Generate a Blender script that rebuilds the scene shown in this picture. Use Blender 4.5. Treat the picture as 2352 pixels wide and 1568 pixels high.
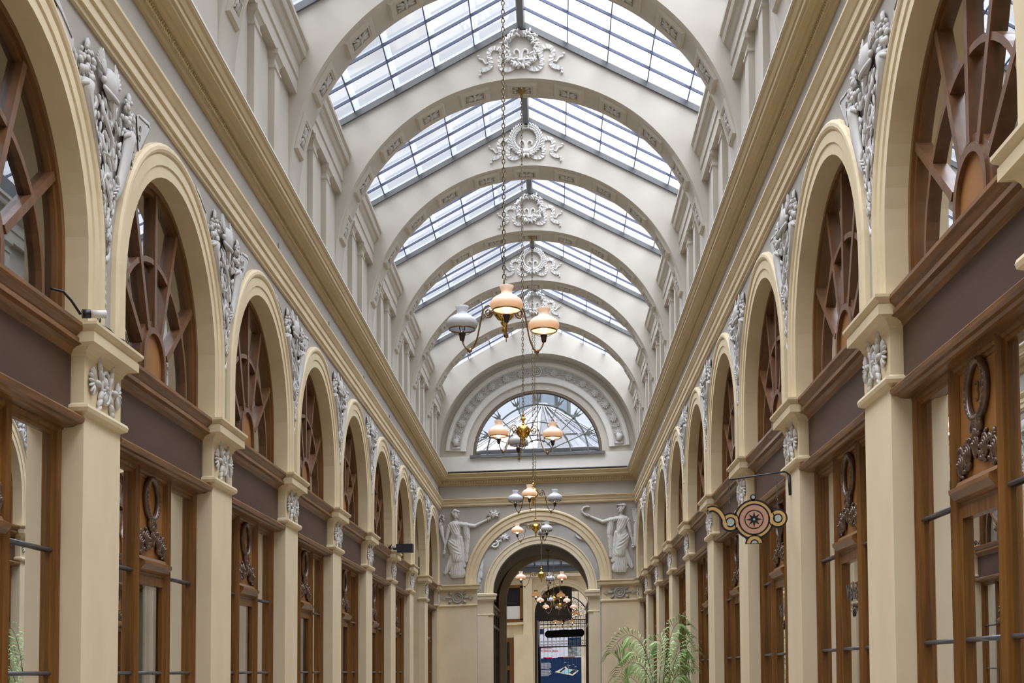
import bpy, math, random
from math import sin, cos, pi, sqrt, atan2
from mathutils import Matrix, Vector
random.seed(7)
sc = bpy.context.scene
col = sc.collection
for o in list(bpy.data.objects):
    bpy.data.objects.remove(o)

# ------------------------------------------------------------------ camera, sky, exposure
EYE = 1.6                      # eye height above the floor
K = 0.0285                     # building geometry sheared to match the image skew: heights rise towards the right
TH, RO, PX, PY, FPX = .0518, -.0063, 1274.07, 1388.30, 2950.
cd = bpy.data.cameras.new('camera'); cam = bpy.data.objects.new('camera', cd); col.objects.link(cam)
f = Vector((0, cos(TH), sin(TH))); u = Vector((0, -sin(TH), cos(TH))); r = Vector((1, 0, 0))
r2 = cos(RO)*r + sin(RO)*u; u2 = -sin(RO)*r + cos(RO)*u
M4 = Matrix(((r2.x, u2.x, -f.x, 0), (r2.y, u2.y, -f.y, 0), (r2.z, u2.z, -f.z, EYE), (0, 0, 0, 1)))
cam.matrix_world = M4
cd.sensor_fit = 'HORIZONTAL'; cd.sensor_width = 36; cd.lens = FPX/2352*36
cd.shift_x = (1176-PX)/2352; cd.shift_y = (PY-784)/2352
cd.clip_start = .05; cd.clip_end = 500
sc.camera = cam
sc.view_settings.view_transform = 'Standard'; sc.view_settings.look = 'None'
sc.view_settings.exposure = 0.2; sc.view_settings.gamma = 1; sc.view_settings.use_curve_mapping = False
sc.cycles.max_bounces = 10; sc.cycles.diffuse_bounces = 6; sc.cycles.transparent_max_bounces = 24
sc.cycles.glossy_bounces = 4; sc.cycles.caustics_reflective = False; sc.cycles.caustics_refractive = False
sc.cycles.use_denoising = True
sc.cycles.sample_clamp_indirect = 6

SKY = 1.9
w = bpy.data.worlds.new('overcast_sky'); sc.world = w; w.use_nodes = True
nt = w.node_tree; nt.nodes.clear()
tc = nt.nodes.new('ShaderNodeTexCoord'); sep = nt.nodes.new('ShaderNodeSeparateXYZ')
nt.links.new(tc.outputs['Generated'], sep.inputs[0])
rp = nt.nodes.new('ShaderNodeValToRGB'); rp.color_ramp.elements[0].position = 0.0
rp.color_ramp.elements[0].color = (.34, .38, .45, 1); rp.color_ramp.elements[1].position = .95
rp.color_ramp.elements[1].color = (1.0, 1.0, 1.03, 1)
e = rp.color_ramp.elements.new(.38); e.color = (.50, .54, .60, 1)
nt.links.new(sep.outputs['Z'], rp.inputs[0])
nz = nt.nodes.new('ShaderNodeTexNoise'); nz.inputs['Scale'].default_value = 5.; nz.inputs['Detail'].default_value = 3
nt.links.new(tc.outputs['Generated'], nz.inputs['Vector'])
mr = nt.nodes.new('ShaderNodeMapRange'); mr.inputs[1].default_value = .35; mr.inputs[2].default_value = .65
mr.inputs[3].default_value = .78; mr.inputs[4].default_value = 1.15
nt.links.new(nz.outputs[0], mr.inputs[0])
vm = nt.nodes.new('ShaderNodeVectorMath'); vm.operation = 'SCALE'
nt.links.new(rp.outputs[0], vm.inputs[0]); nt.links.new(mr.outputs[0], vm.inputs['Scale'])
zr = nt.nodes.new('ShaderNodeMapRange'); zr.interpolation_type = 'SMOOTHSTEP'; zr.inputs[1].default_value = .45; zr.inputs[2].default_value = .86
zr.inputs[3].default_value = SKY; zr.inputs[4].default_value = SKY*6.5        # sky boosted overhead, exaggerated to light the walls
nt.links.new(sep.outputs['Z'], zr.inputs[0])
bg = nt.nodes.new('ShaderNodeBackground'); nt.links.new(zr.outputs[0], bg.inputs[1])
nt.links.new(vm.outputs[0], bg.inputs[0]); wo = nt.nodes.new('ShaderNodeOutputWorld')
nt.links.new(bg.outputs[0], wo.inputs[0])

# ------------------------------------------------------------------ measures
AX = {-1: 2.481, 1: 1.784}     # distance of each long wall from the camera's line
CX = (AX[1]-AX[-1])/2          # centre line of the gallery
RAD = (AX[1]+AX[-1])/2
Y0, B, PW = 6.723, 2.54, .57   # first pilaster, bay, pilaster width
OC, OA = PW+(B-PW)/2, (B-PW)/2  # opening centre (from the pilaster), half width
YE = 27.55                     # end wall
SPR, AB, AA = 2.28, .972, .975  # arch springing height, rise, half width
SLOPE = .53; APEX = 7.48; EAVE = APEX-SLOPE*RAD
SPZ = 4.67                     # springing of the cross ribs
ORD = ['first', 'second', 'third', 'fourth', 'fifth', 'sixth', 'seventh', 'eighth', 'ninth', 'tenth', 'eleventh']
SIDE = {-1: 'left', 1: 'right'}

# ------------------------------------------------------------------ materials
def mat(name, base, rough=.6, metal=0, c2=None, scale=6., bump=0., stretch=(1, 1, 1), coat=0, detail=4, contrast=(.35, .65), spec=.5):
    m = bpy.data.materials.new(name); m.use_nodes = True; n = m.node_tree; b = n.nodes['Principled BSDF']
    b.inputs['Roughness'].default_value = rough; b.inputs['Metallic'].default_value = metal
    b.inputs['Coat Weight'].default_value = coat; b.inputs['Coat Roughness'].default_value = .15
    b.inputs['Specular IOR Level'].default_value = spec
    if c2 is None: c2 = tuple(v*.9 for v in base)
    t = n.nodes.new('ShaderNodeTexCoord'); mp = n.nodes.new('ShaderNodeMapping'); mp.inputs['Scale'].default_value = stretch
    n.links.new(t.outputs['Object'], mp.inputs[0])
    z = n.nodes.new('ShaderNodeTexNoise'); z.inputs['Scale'].default_value = scale; z.inputs['Detail'].default_value = detail
    n.links.new(mp.outputs[0], z.inputs['Vector'])
    cr = n.nodes.new('ShaderNodeValToRGB'); cr.color_ramp.elements[0].position = contrast[0]; cr.color_ramp.elements[1].position = contrast[1]
    cr.color_ramp.elements[0].color = (*c2, 1); cr.color_ramp.elements[1].color = (*base, 1)
    n.links.new(z.outputs[0], cr.inputs[0]); n.links.new(cr.outputs[0], b.inputs['Base Color'])
    if bump:
        bp = n.nodes.new('ShaderNodeBump'); bp.inputs['Strength'].default_value = bump; bp.inputs['Distance'].default_value = .01
        n.links.new(z.outputs[0], bp.inputs['Height']); n.links.new(bp.outputs[0], b.inputs['Normal'])
    return m
GREY = mat('grey_plaster', (.395, .370, .330), .75, c2=(.36, .335, .30), scale=2.2, bump=.03)
PALE = mat('pale_plaster', (.545, .512, .455), .75, c2=(.505, .473, .42), scale=1.6, bump=.03)
WHITE = mat('white_plaster', (.72, .71, .68), .7, c2=(.68, .67, .64), scale=3)
REL = mat('relief_plaster', (.56, .55, .54), .6, c2=(.50, .49, .48), scale=9)
STAT = mat('statue_plaster', (.62, .61, .585), .6, c2=(.56, .55, .53), scale=9)
CREAM = mat('cream_paint', (.69, .585, .395), .6, c2=(.62, .515, .335), scale=2.5, bump=.03)
SHAFT = mat('cream_shaft_paint', (.74, .635, .455), .65, c2=(.66, .555, .385), scale=2.2, bump=.03, stretch=(1, 1, .5))
OCHRE = mat('ochre_cornice_paint', (.50, .395, .225), .55, c2=(.47, .37, .205), scale=1.2)
WOOD = mat('varnished_wood', (.205, .088, .018), .36, c2=(.115, .046, .009), scale=5, stretch=(7, 7, .4), coat=.15, detail=5, spec=.3)
WOODH = mat('varnished_wood_rail', (.23, .105, .032), .38, c2=(.11, .048, .014), scale=5, stretch=(7, .5, 7), coat=.15, detail=6, spec=.35)
FANW = mat('fan_frame_wood', (.19, .088, .030), .4, c2=(.13, .058, .019), scale=1.5, coat=.1, spec=.3)
WOODR = mat('red_brown_wood', (.17, .080, .036), .38, c2=(.115, .052, .022), scale=6, stretch=(3, 3, 1), coat=.15, spec=.35)
PANEL = mat('tan_panel_wood', (.33, .15, .038), .5, c2=(.27, .118, .03), scale=4)
CARV = mat('carved_dark_wood', (.12, .065, .036), .33, c2=(.06, .03, .016), scale=20, coat=.35)
BOARD = mat('plum_brown_board', (.090, .050, .036), .42, c2=(.068, .036, .026), scale=1.5, stretch=(1, .5, 2), coat=.0, spec=.25)
LEAD = mat('dark_lead_bar', (.10, .105, .12), .35, metal=.3)
STEEL = mat('blue_grey_steel', (.115, .135, .21), .4, metal=.2)
ZINC = mat('grey_zinc', (.15, .155, .16), .5, metal=.2)
BRASS = mat('polished_brass', (.58, .37, .085), .14, metal=1, c2=(.45, .27, .05), scale=8)
OLDBR = mat('dull_brass', (.30, .20, .09), .32, metal=.9, c2=(.20, .13, .06), scale=20)
CHAINM = mat('chain_bronze', (.16, .12, .07), .35, metal=.8)
BAKE = mat('dark_socket', (.035, .015, .012), .35)
IRON = mat('black_iron', (.012, .012, .018), .4)
IRONG = mat('green_grey_iron', (.16, .18, .165), .45)
BLACK = mat('black_paint', (.008, .009, .016), .4)
FLOORM = mat('mosaic_floor', (.40, .34, .26), .35, c2=(.28, .24, .18), scale=14)
ROOM = mat('shop_wall', (.20, .19, .15), .8, c2=(.17, .16, .125), scale=1.5)
CURT = mat('curtain_cloth', (.72, .62, .56), .9, c2=(.62, .52, .47), scale=3, stretch=(1, 14, .3))
GOLD = mat('sign_gold', (.58, .38, .14), .5, c2=(.52, .34, .12), scale=12)
PINK = mat('sign_pink', (.54, .31, .22), .55, c2=(.50, .28, .20), scale=12)
SIGNG = mat('sign_grey', (.42, .46, .44), .5)
LEAF = mat('palm_leaf', (.42, .60, .26), .5, c2=(.20, .34, .10), scale=3, contrast=(.3, .7))
STEM = mat('palm_stem', (.07, .10, .04), .6)
TERRA = mat('terracotta', (.35, .16, .09), .7)
STONE = mat('street_stone', (.26, .215, .155), .8, c2=(.18, .145, .10), scale=1.2, bump=.1)
FARB = mat('far_facade', (.14, .138, .132), .8)
SLATE = mat('far_roof_glass', (.065, .072, .085), .5, c2=(.05, .057, .07), scale=3)
NAVY = mat('poster_navy', (.004, .012, .034), .8, spec=.05)
PWHITE = mat('poster_white', (.27, .27, .31), .8, spec=.05)
PRED = mat('poster_red', (.26, .012, .02), .8, spec=.05)
PCYAN = mat('poster_cyan', (.12, .25, .30), .8, spec=.05)
PPHOTO = mat('poster_photo', (.17, .18, .175), .8, spec=.05, c2=(.02, .024, .03), scale=5, detail=8)
PALEY = mat('poster_cream', (.28, .29, .24), .8, spec=.05)
PDARK = mat('poster_slate', (.012, .017, .028), .8, spec=.05)
LEDM = mat('device_white', (.62, .62, .60), .4)

def glass(name, tint, refl, rough=0., power=5, frost=0.):
    m = bpy.data.materials.new(name); m.use_nodes = True; n = m.node_tree; n.nodes.clear()
    o = n.nodes.new('ShaderNodeOutputMaterial'); tr = n.nodes.new('ShaderNodeBsdfTransparent'); tr.inputs[0].default_value = (*tint, 1)
    g = n.nodes.new('ShaderNodeBsdfGlossy'); g.inputs['Roughness'].default_value = rough; g.inputs[0].default_value = (.95, .97, 1, 1)
    fr = n.nodes.new('ShaderNodeFresnel'); fr.inputs[0].default_value = 1.5
    mt = n.nodes.new('ShaderNodeMath'); mt.operation = 'MULTIPLY'; mt.inputs[1].default_value = refl; mt.use_clamp = True
    n.links.new(fr.outputs[0], mt.inputs[0])
    mx = n.nodes.new('ShaderNodeMixShader'); n.links.new(mt.outputs[0], mx.inputs[0])
    last = tr
    if frost:
        tl = n.nodes.new('ShaderNodeBsdfTranslucent'); tl.inputs[0].default_value = (.85, .88, .92, 1)
        m2 = n.nodes.new('ShaderNodeMixShader'); m2.inputs[0].default_value = frost
        n.links.new(tr.outputs[0], m2.inputs[1]); n.links.new(tl.outputs[0], m2.inputs[2]); last = m2
    n.links.new(last.outputs[0], mx.inputs[1]); n.links.new(g.outputs[0], mx.inputs[2]); n.links.new(mx.outputs[0], o.inputs[0])
    return m
SGLASS = glass('shop_window_glass', (.84, .86, .83), 1.15)
FGLASS = glass('fan_window_glass', (.80, .82, .80), 2.8)
RGLASS = glass('roof_glass', (.86, .88, .91), .6, .1, frost=.12)
OVER = glass('overlapping_glass', (.80, .82, .84), .6, .2, frost=.5)
NET = glass('wired_glass', (.80, .82, .86), 1.0)

def emis(name, c, s):
    m = bpy.data.materials.new(name); m.use_nodes = True; b = m.node_tree.nodes['Principled BSDF']
    b.inputs['Base Color'].default_value = (*c, 1); b.inputs['Emission Color'].default_value = (*c, 1); b.inputs['Emission Strength'].default_value = s
    return m
BULB = emis('lit_bulb', (1., .86, .68), 9.)
def opal(name, c, t, trans, warm=0):
    m = bpy.data.materials.new(name); m.use_nodes = True; n = m.node_tree; n.nodes.clear()
    o = n.nodes.new('ShaderNodeOutputMaterial')
    d = n.nodes.new('ShaderNodeBsdfPrincipled'); d.inputs['Base Color'].default_value = (*c, 1); d.inputs['Roughness'].default_value = .25
    tl = n.nodes.new('ShaderNodeBsdfTranslucent'); tl.inputs[0].default_value = (*t, 1)
    mx = n.nodes.new('ShaderNodeMixShader'); mx.inputs[0].default_value = trans
    n.links.new(d.outputs[0], mx.inputs[1]); n.links.new(tl.outputs[0], mx.inputs[2]); n.links.new(mx.outputs[0], o.inputs[0])
    return m
OPAL = opal('opal_glass', (.72, .73, .76), (.75, .78, .82), .4)
OPAL_LIT = opal('lit_opal_glass', (.80, .76, .73), (1., .80, .60), .38)  # lit copy of the opal shade, bulb warmth put into its colour
CLEARB = glass('clear_bulb_glass', (.9, .9, .88), 1.5)

# ------------------------------------------------------------------ mesh building
class MB:
    def __init__(s, T=None):
        s.v = []; s.f = []; s.sm = []; s.T = T
    def P(s, p):
        if s.T: p = s.T(*p)
        s.v.append(tuple(p)); return len(s.v)-1
    def F(s, ids, sm=False):
        s.f.append(tuple(ids)); s.sm.append(sm)
    def box(s, x0, x1, y0, y1, z0, z1):
        i = [s.P(p) for p in ((x0, y0, z0), (x1, y0, z0), (x1, y1, z0), (x0, y1, z0), (x0, y0, z1), (x1, y0, z1), (x1, y1, z1), (x0, y1, z1))]
        for q in ((0, 3, 2, 1), (4, 5, 6, 7), (0, 1, 5, 4), (1, 2, 6, 5), (2, 3, 7, 6), (3, 0, 4, 7)): s.F([i[k] for k in q])
    def loft(s, rings, sm=False, cap=True, closed=True):
        R = [[s.P(p) for p in ring] for ring in rings]; n = len(R[0])
        for a, b in zip(R, R[1:]):
            for k in range(n if closed else n-1):
                s.F((a[k], a[(k+1) % n], b[(k+1) % n], b[k]), sm)
        if cap and closed: s.F(R[0][::-1]); s.F(R[-1])
        return R
    def prism(s, pts, d0, d1):           # polygon in (a,b) extruded along third coordinate of T
        s.loft([[(a, b, d0) for a, b in pts], [(a, b, d1) for a, b in pts]])
    def ell(s, c, r, rot=0, nu=8, nv=6, sm=True):
        ca, sa = cos(rot), sin(rot); rings = []
        for i in range(1, nv):
            t = pi*i/nv; ring = []
            for j in range(nu):
                a = 2*pi*j/nu; x = r[0]*cos(t); y = r[1]*sin(t)*cos(a); z = r[2]*sin(t)*sin(a)
                ring.append((c[0]+x*ca-y*sa, c[1]+x*sa+y*ca, c[2]+z))
            rings.append(ring)
        R = s.loft(rings, sm, cap=False)
        a = s.P((c[0]+r[0]*ca, c[1]+r[0]*sa, c[2])); b = s.P((c[0]-r[0]*ca, c[1]-r[0]*sa, c[2]))
        for j in range(nu):
            s.F((a, R[0][(j+1) % nu], R[0][j]), sm); s.F((b, R[-1][j], R[-1][(j+1) % nu]), sm)
    def tube(s, pts, rad, n=8, closed=False, sm=True, cap=True, flat=1.0, up=(0, 0, 1)):
        pts = [Vector(p) for p in pts]; m = len(pts); rings = []
        nrm = None
        for i, p in enumerate(pts):
            if closed: d = pts[(i+1) % m]-pts[i-1]
            else: d = pts[min(i+1, m-1)]-pts[max(i-1, 0)]
            if d.length < 1e-9: d = Vector((1, 0, 0))
            d.normalize()
            if nrm is None:
                a = Vector(up) if abs(d.dot(Vector(up))) < .95 else Vector((1, 0, 0))
                if abs(d.dot(a)) > .95: a = Vector((0, 1, 0))
                nrm = (a-d*a.dot(d)).normalized()
            else:
                nrm = nrm-d*nrm.dot(d)
                nrm = nrm.normalized() if nrm.length > 1e-6 else Vector((0, 0, 1))
            bi = d.cross(nrm); rr = rad[i] if isinstance(rad, (list, tuple)) else rad
            rings.append([tuple(p+nrm*(rr*flat*cos(2*pi*j/n))+bi*(rr*sin(2*pi*j/n))) for j in range(n)])
        R = s.loft(rings, sm, cap=cap and not closed)
        if closed:
            a, b = R[-1], R[0]
            for k in range(n): s.F((a[k], a[(k+1) % n], b[(k+1) % n], b[k]), sm)
    def lathe(s, c, prof, n=24, sm=True, cap=True):   # profile (r,z) around z
        s.loft([[(c[0]+r_*cos(2*pi*j/n), c[1]+r_*sin(2*pi*j/n), c[2]+z_) for j in range(n)] for r_, z_ in prof], sm, cap=cap)
    def build(s, name, m, parent=None, org=(0, 0, 0), shear=True, mod=None):
        me = bpy.data.meshes.new(name)
        vs = [(x-org[0], y-org[1], z-org[2]+(K*(x-org[0]) if shear else 0)) for x, y, z in s.v]
        me.from_pydata(vs, [], s.f); me.polygons.foreach_set('use_smooth', s.sm)
        me.materials.append(m); me.update()
        import bmesh
        bm = bmesh.new(); bm.from_mesh(me); bmesh.ops.recalc_face_normals(bm, faces=bm.faces); bm.to_mesh(me); bm.free()
        o = bpy.data.objects.new(name, me); col.objects.link(o)
        if parent is not None: o.parent = parent
        else: place(o, *org)
        return o
def place(o, x, y, h): o.location = (x, y, h+EYE+K*x)
def tag(o, label=None, cat=None, group=None, kind=None):
    if label: o['label'] = label
    if cat: o['category'] = cat
    if group: o['group'] = group
    if kind: o['kind'] = kind
    return o
def empty(name, x, y, h):
    o = bpy.data.objects.new(name, None); o.empty_display_size = .2; col.objects.link(o); place(o, x, y, h); return o
def kids(o): return [c for c in KIDS.get(o.name, [])]
def copy_tree(o, parent=None):
    c = o.copy(); col.objects.link(c)
    if parent is not None: c.parent = parent
    for ch in list(o.children): copy_tree(ch, c)
    return c
def fx(s, p): return s*(AX[s]-p)
def sideT(s, yc=0, p=0):       # (along wall u, height v, out of wall w)
    return lambda a, b, c_: (fx(s, p+c_), yc+a, b)
def endT(xc, ye): return lambda a, b, c_: (xc+a, ye-c_, b)
def ext_y(mb, s, prof, y0, y1):
    mb.loft([[(fx(s, p), y, h) for p, h in prof] for y in (y0, y1)])

# ------------------------------------------------------------------ long walls
def arch_y(th, ro=0.): return (AA+ro)*cos(th), SPR+(AB+ro)*sin(th)
NA = 28
def arch_pts(ro, h0=1.913):
    pts = [(AA+ro, h0)]+[arch_y(pi*i/NA, ro) for i in range(NA+1)]+[(-(AA+ro), h0)]
    return pts
KMIN, KMAX = -1, 8             # pilasters -1..8 ; bays -1..7
HTOP = 3.52
def long_wall(s):
    m = MB(); X0 = fx(s, 0)
    for k in range(KMIN, KMAX):
        yc = Y0+B*k+OC; q = arch_pts(.02)
        for (a, ha), (b, hb) in zip(q, q[1:]):     # wall above the arch, built as strips up to the cornice
            m.F([m.P(p) for p in ((X0, yc+a, ha), (X0, yc+b, hb), (X0, yc+b, 4.12), (X0, yc+a, 4.12))])
        m.F([m.P(p) for p in ((X0, yc+AA+.02, 1.9), (X0, yc+AA+.02, 4.12), (X0, yc+B/2, 4.12), (X0, yc+B/2, 1.9))])
        m.F([m.P(p) for p in ((X0, yc-AA-.02, 1.9), (X0, yc-AA-.02, 4.12), (X0, yc-B/2, 4.12), (X0, yc-B/2, 1.9))])
    yb, yn = -4., Y0+B*KMIN
    m.box(X0, fx(s, -.3), yb, yn, -1.6, 4.12)                       # plain wall beside and behind the viewer
    ya = Y0+B*(KMAX-1)+OC+B/2
    m.box(fx(s, -.006), fx(s, -.3), ya, YE+.3, -1.6, 4.12)
    m.box(X0, fx(s, -.05), yn, yn+PW/2+.02, 1.92, 4.12)
    m.box(X0, fx(s, -.3), yb, YE+.3, 4.10, EAVE+.06)                 # attic wall
    o = m.build('wall_'+SIDE[s], GREY if False else PALE, org=(X0, 0, -1.6))
    m2 = MB()
    tag(o, 'pale attic wall and plastered backing of the %s side of the gallery' % SIDE[s], 'wall', kind='structure')
    return o
def split_wall(s):
    """lower grey spandrel wall (its own paint) in front of the pale attic"""
    m = MB(); X0 = fx(s, .004)
    for k in range(KMIN, KMAX):
        yc = Y0+B*k+OC; q = arch_pts(.03)
        for (a, ha), (b, hb) in zip(q, q[1:]):
            m.F([m.P(p) for p in ((X0, yc+a, ha), (X0, yc+b, hb), (X0, yc+b, 4.12), (X0, yc+a, 4.12))])
        for sg in (1, -1):
            m.F([m.P(p) for p in ((X0, yc+sg*(AA+.03), 1.9), (X0, yc+sg*(AA+.03), 4.12), (X0, yc+sg*B/2, 4.12), (X0, yc+sg*B/2, 1.9))])
    o = m.build('wall_%s_spandrels' % SIDE[s], GREY, org=(X0, 0, -1.6))
    tag(o, 'grey painted spandrel wall between the arches and cornice, %s side' % SIDE[s], 'wall', kind='structure')
for s in (-1, 1): long_wall(s); split_wall(s)

m = MB(); m.box(-2.8, 2.1, -4.3, 27.9, -1.7, -1.6); m.box(-6, 6, 27.9, 70, -1.7, -1.6)
tag(m.build('floor', FLOORM, org=(0, 0, -1.6)), 'mosaic floor of the arcade, beige with darker specks', 'floor', kind='structure')
m = MB(); m.box(-2.8, 2.1, -4.3, -4., -1.6, 7.5)  # added wall, stops open sky shining in at the near end
tag(m.build('wall_back_sky_block', CREAM, org=(0, -4.3, -1.6)), 'unseen cream wall added behind the viewer to keep sky light out', 'wall', kind='structure')

# string course and cornice
STR = [(-.01, 3.46), (.025, 3.46), (.03, 3.50), (.045, 3.50), (.045, 3.585), (.06, 3.59), (.06, 3.665), (.07, 3.67), (.085, 3.70), (.10, 3.725), (.10, 3.75), (.0, 3.775), (-.01, 3.775)]
STRE = [(p, 3.61+(h-3.46)*.57) for p, h in STR]; STR = [(p, 3.535+(h-3.46)*.75) for p, h in STR]
COR = [(-.01, 4.06), (.03, 4.06), (.035, 4.10), (.05, 4.105), (.06, 4.14), (.085, 4.145), (.10, 4.17), (.145, 4.175), (.15, 4.195), (.165, 4.20), (.165, 4.235), (.175, 4.24), (.19, 4.275), (.205, 4.29), (.205, 4.305), (.0, 4.36), (-.01, 4.36)]
for i, s in enumerate((-1, 1)):
    m = MB(); ext_y(m, s, STR, -4, YE)
    tag(m.build('trim_%d' % (1+i), CREAM, org=(fx(s, 0), 0, 3.46)), 'cream string course running above the arches on the %s wall' % SIDE[s], 'moulding', kind='structure')
    m = MB(); ext_y(m, s, COR, -4, YE)
    c_ = m.build('trim_%d' % (3+i), OCHRE, org=(fx(s, 0), 0, 4.06))
    tag(c_, 'ochre projecting cornice along the top of the %s wall' % SIDE[s], 'cornice', kind='structure')
    m = MB(); ext_y(m, s, [(.19, 4.304), (.212, 4.304), (.212, 4.322), (.19, 4.335)], -4, YE)
    m.build('white_edge', WHITE, parent=c_, org=(fx(s, 0), 0, 4.06))
    m = MB()                                   # small herringbone leaf row under the soffit
    y = 5.0
    while y < YE-.1:
        for dz, sg in ((4.118, 1), (4.098, -1)):
            m.tube([(fx(s, .064), y, dz), (fx(s, .060), y+.022, dz+sg*.016)], .006, n=4, sm=False)
        y += .032
    m.build('leaf_row', OCHRE, parent=c_, org=(fx(s, 0), 0, 4.06))

# archivolts
APROF = [(0, -.12), (0, .03), (.085, .03), (.09, .046), (.165, .046), (.172, .035), (.185, .06), (.205, .072), (.23, .068), (.25, .05), (.255, 0), (.02, -.12)]
def archivolt(s):
    m = MB(); rings = []
    n = len(APROF); cols = []
    for ro, p in [(q*.82, p_*(.62 if p_ > 0 else 1)) for q, p_ in APROF]: cols.append([(fx(s, p), a, h) for a, h in arch_pts(ro)])
    rings = [[cols[j][i] for j in range(n)] for i in range(len(cols[0]))]
    m.loft(rings)
    return m.build('trim_10', CREAM, org=(fx(s, 0), 0, 1.913))
def ordw(k, s, what): return '%s %s from the viewer, %s side' % (ORD[k+1], what, SIDE[s])
tn = 10
for s in (-1, 1):
    base = archivolt(s)
    for k in range(KMIN, KMAX):
        o = base if k == KMIN else base.copy()
        if k != KMIN: col.objects.link(o)
        o.name = 'trim_%d' % tn; tn += 1
        place(o, fx(s, 0), Y0+B*k+OC, 1.913)
        tag(o, 'cream moulded arch, %s' % ordw(k, s, 'arch'), 'arch moulding', 'cream arches along the side walls', 'structure')

# pilasters
def ring(s, q, y0, y1, h, pb=-.13): return [(fx(s, pb), y0-q, h), (fx(s, q), y0-q, h), (fx(s, q), y1+q, h), (fx(s, pb), y1+q, h)]
def pilaster(s, w_=PW):
    X0 = fx(s, 0); root = empty('pilaster', X0, 0, -1.6); org = (X0, 0, -1.6)
    m = MB(); m.loft([ring(s, q, 0, w_, h) for q, h in ((.04, -1.6), (.04, -1.35), (0, -1.32), (0, 1.445))]); m.build('shaft', SHAFT, root, org)
    m = MB(); m.loft([ring(s, q, 0, w_, h) for q, h in ((0, 1.44), (.012, 1.445), (.03, 1.455), (.036, 1.475), (.03, 1.492), (.012, 1.497), (0, 1.505), (0, 1.755), (.008, 1.76), (.012, 1.775), (.03, 1.80), (.045, 1.805), (.078, 1.81), (.078, 1.862), (.070, 1.866), (.074, 1.875), (.09, 1.885), (.098, 1.897), (.098, 1.913), (-.01, 1.925))])
    m.build('capital', CREAM, root, org)
    # rosette: oval medallion with two palmettes and four leaves
    T = sideT(s, w_/2, 0); m = MB(T); zc = 1.64
    m.tube([(.065*cos(a), zc+.088*sin(a), .014) for a in [2*pi*i/16 for i in range(16)]], .011, n=6, closed=True)
    for i in range(8):
        a = pi+pi*(i+.5)/8; m.ell((.028*cos(a), zc-.005+.05*sin(a), .012), (.03, .010, .012), a)
    m.ell((0, zc+.03, .010), (.035, .035, .016)); m.ell((0, zc, .02), (.014, .014, .014))
    for sx in (-1, 1):
        for sz in (-1, 1):
            a = atan2(sz*.125, sx*.085)
            for dd, rr in ((.0, .03), (.04, .028), (.075, .02)):
                m.ell((sx*(.075+dd*.35), zc+sz*(.055+dd), .014), (rr*1.2, rr*.62, .016), a)
            m.tube([(sx*.07, zc+sz*.04, .01), (sx*.10, zc+sz*.10, .018), (sx*.118, zc+sz*.15, .01)], [.008, .007, .003], n=5)
        for i in range(7):
            a = (i-3)*.42; m.ell((sx*(.17+.045*cos(a)), zc+.05*sin(a), .013), (.034, .010, .014), a if sx > 0 else pi-a)
        m.ell((sx*.135, zc, .018), (.03, .02, .018)); m.ell((sx*.095, zc, .014), (.02, .014, .014))
    m.build('rosette', REL, root, org)
    return root
for s in (-1, 1):
    base = pilaster(s)
    for k in range(KMIN, KMAX+1):
        o = base if k == KMIN else copy_tree(base)
        place(o, fx(s, 0), Y0+B*k - (0 if k < 8 else 0), -1.6)
        tag(o, 'cream pilaster with grey rosette under its capital, %s' % ordw(k, s, 'pilaster'), 'pilaster', 'cream pilasters between the shopfronts')

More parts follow.
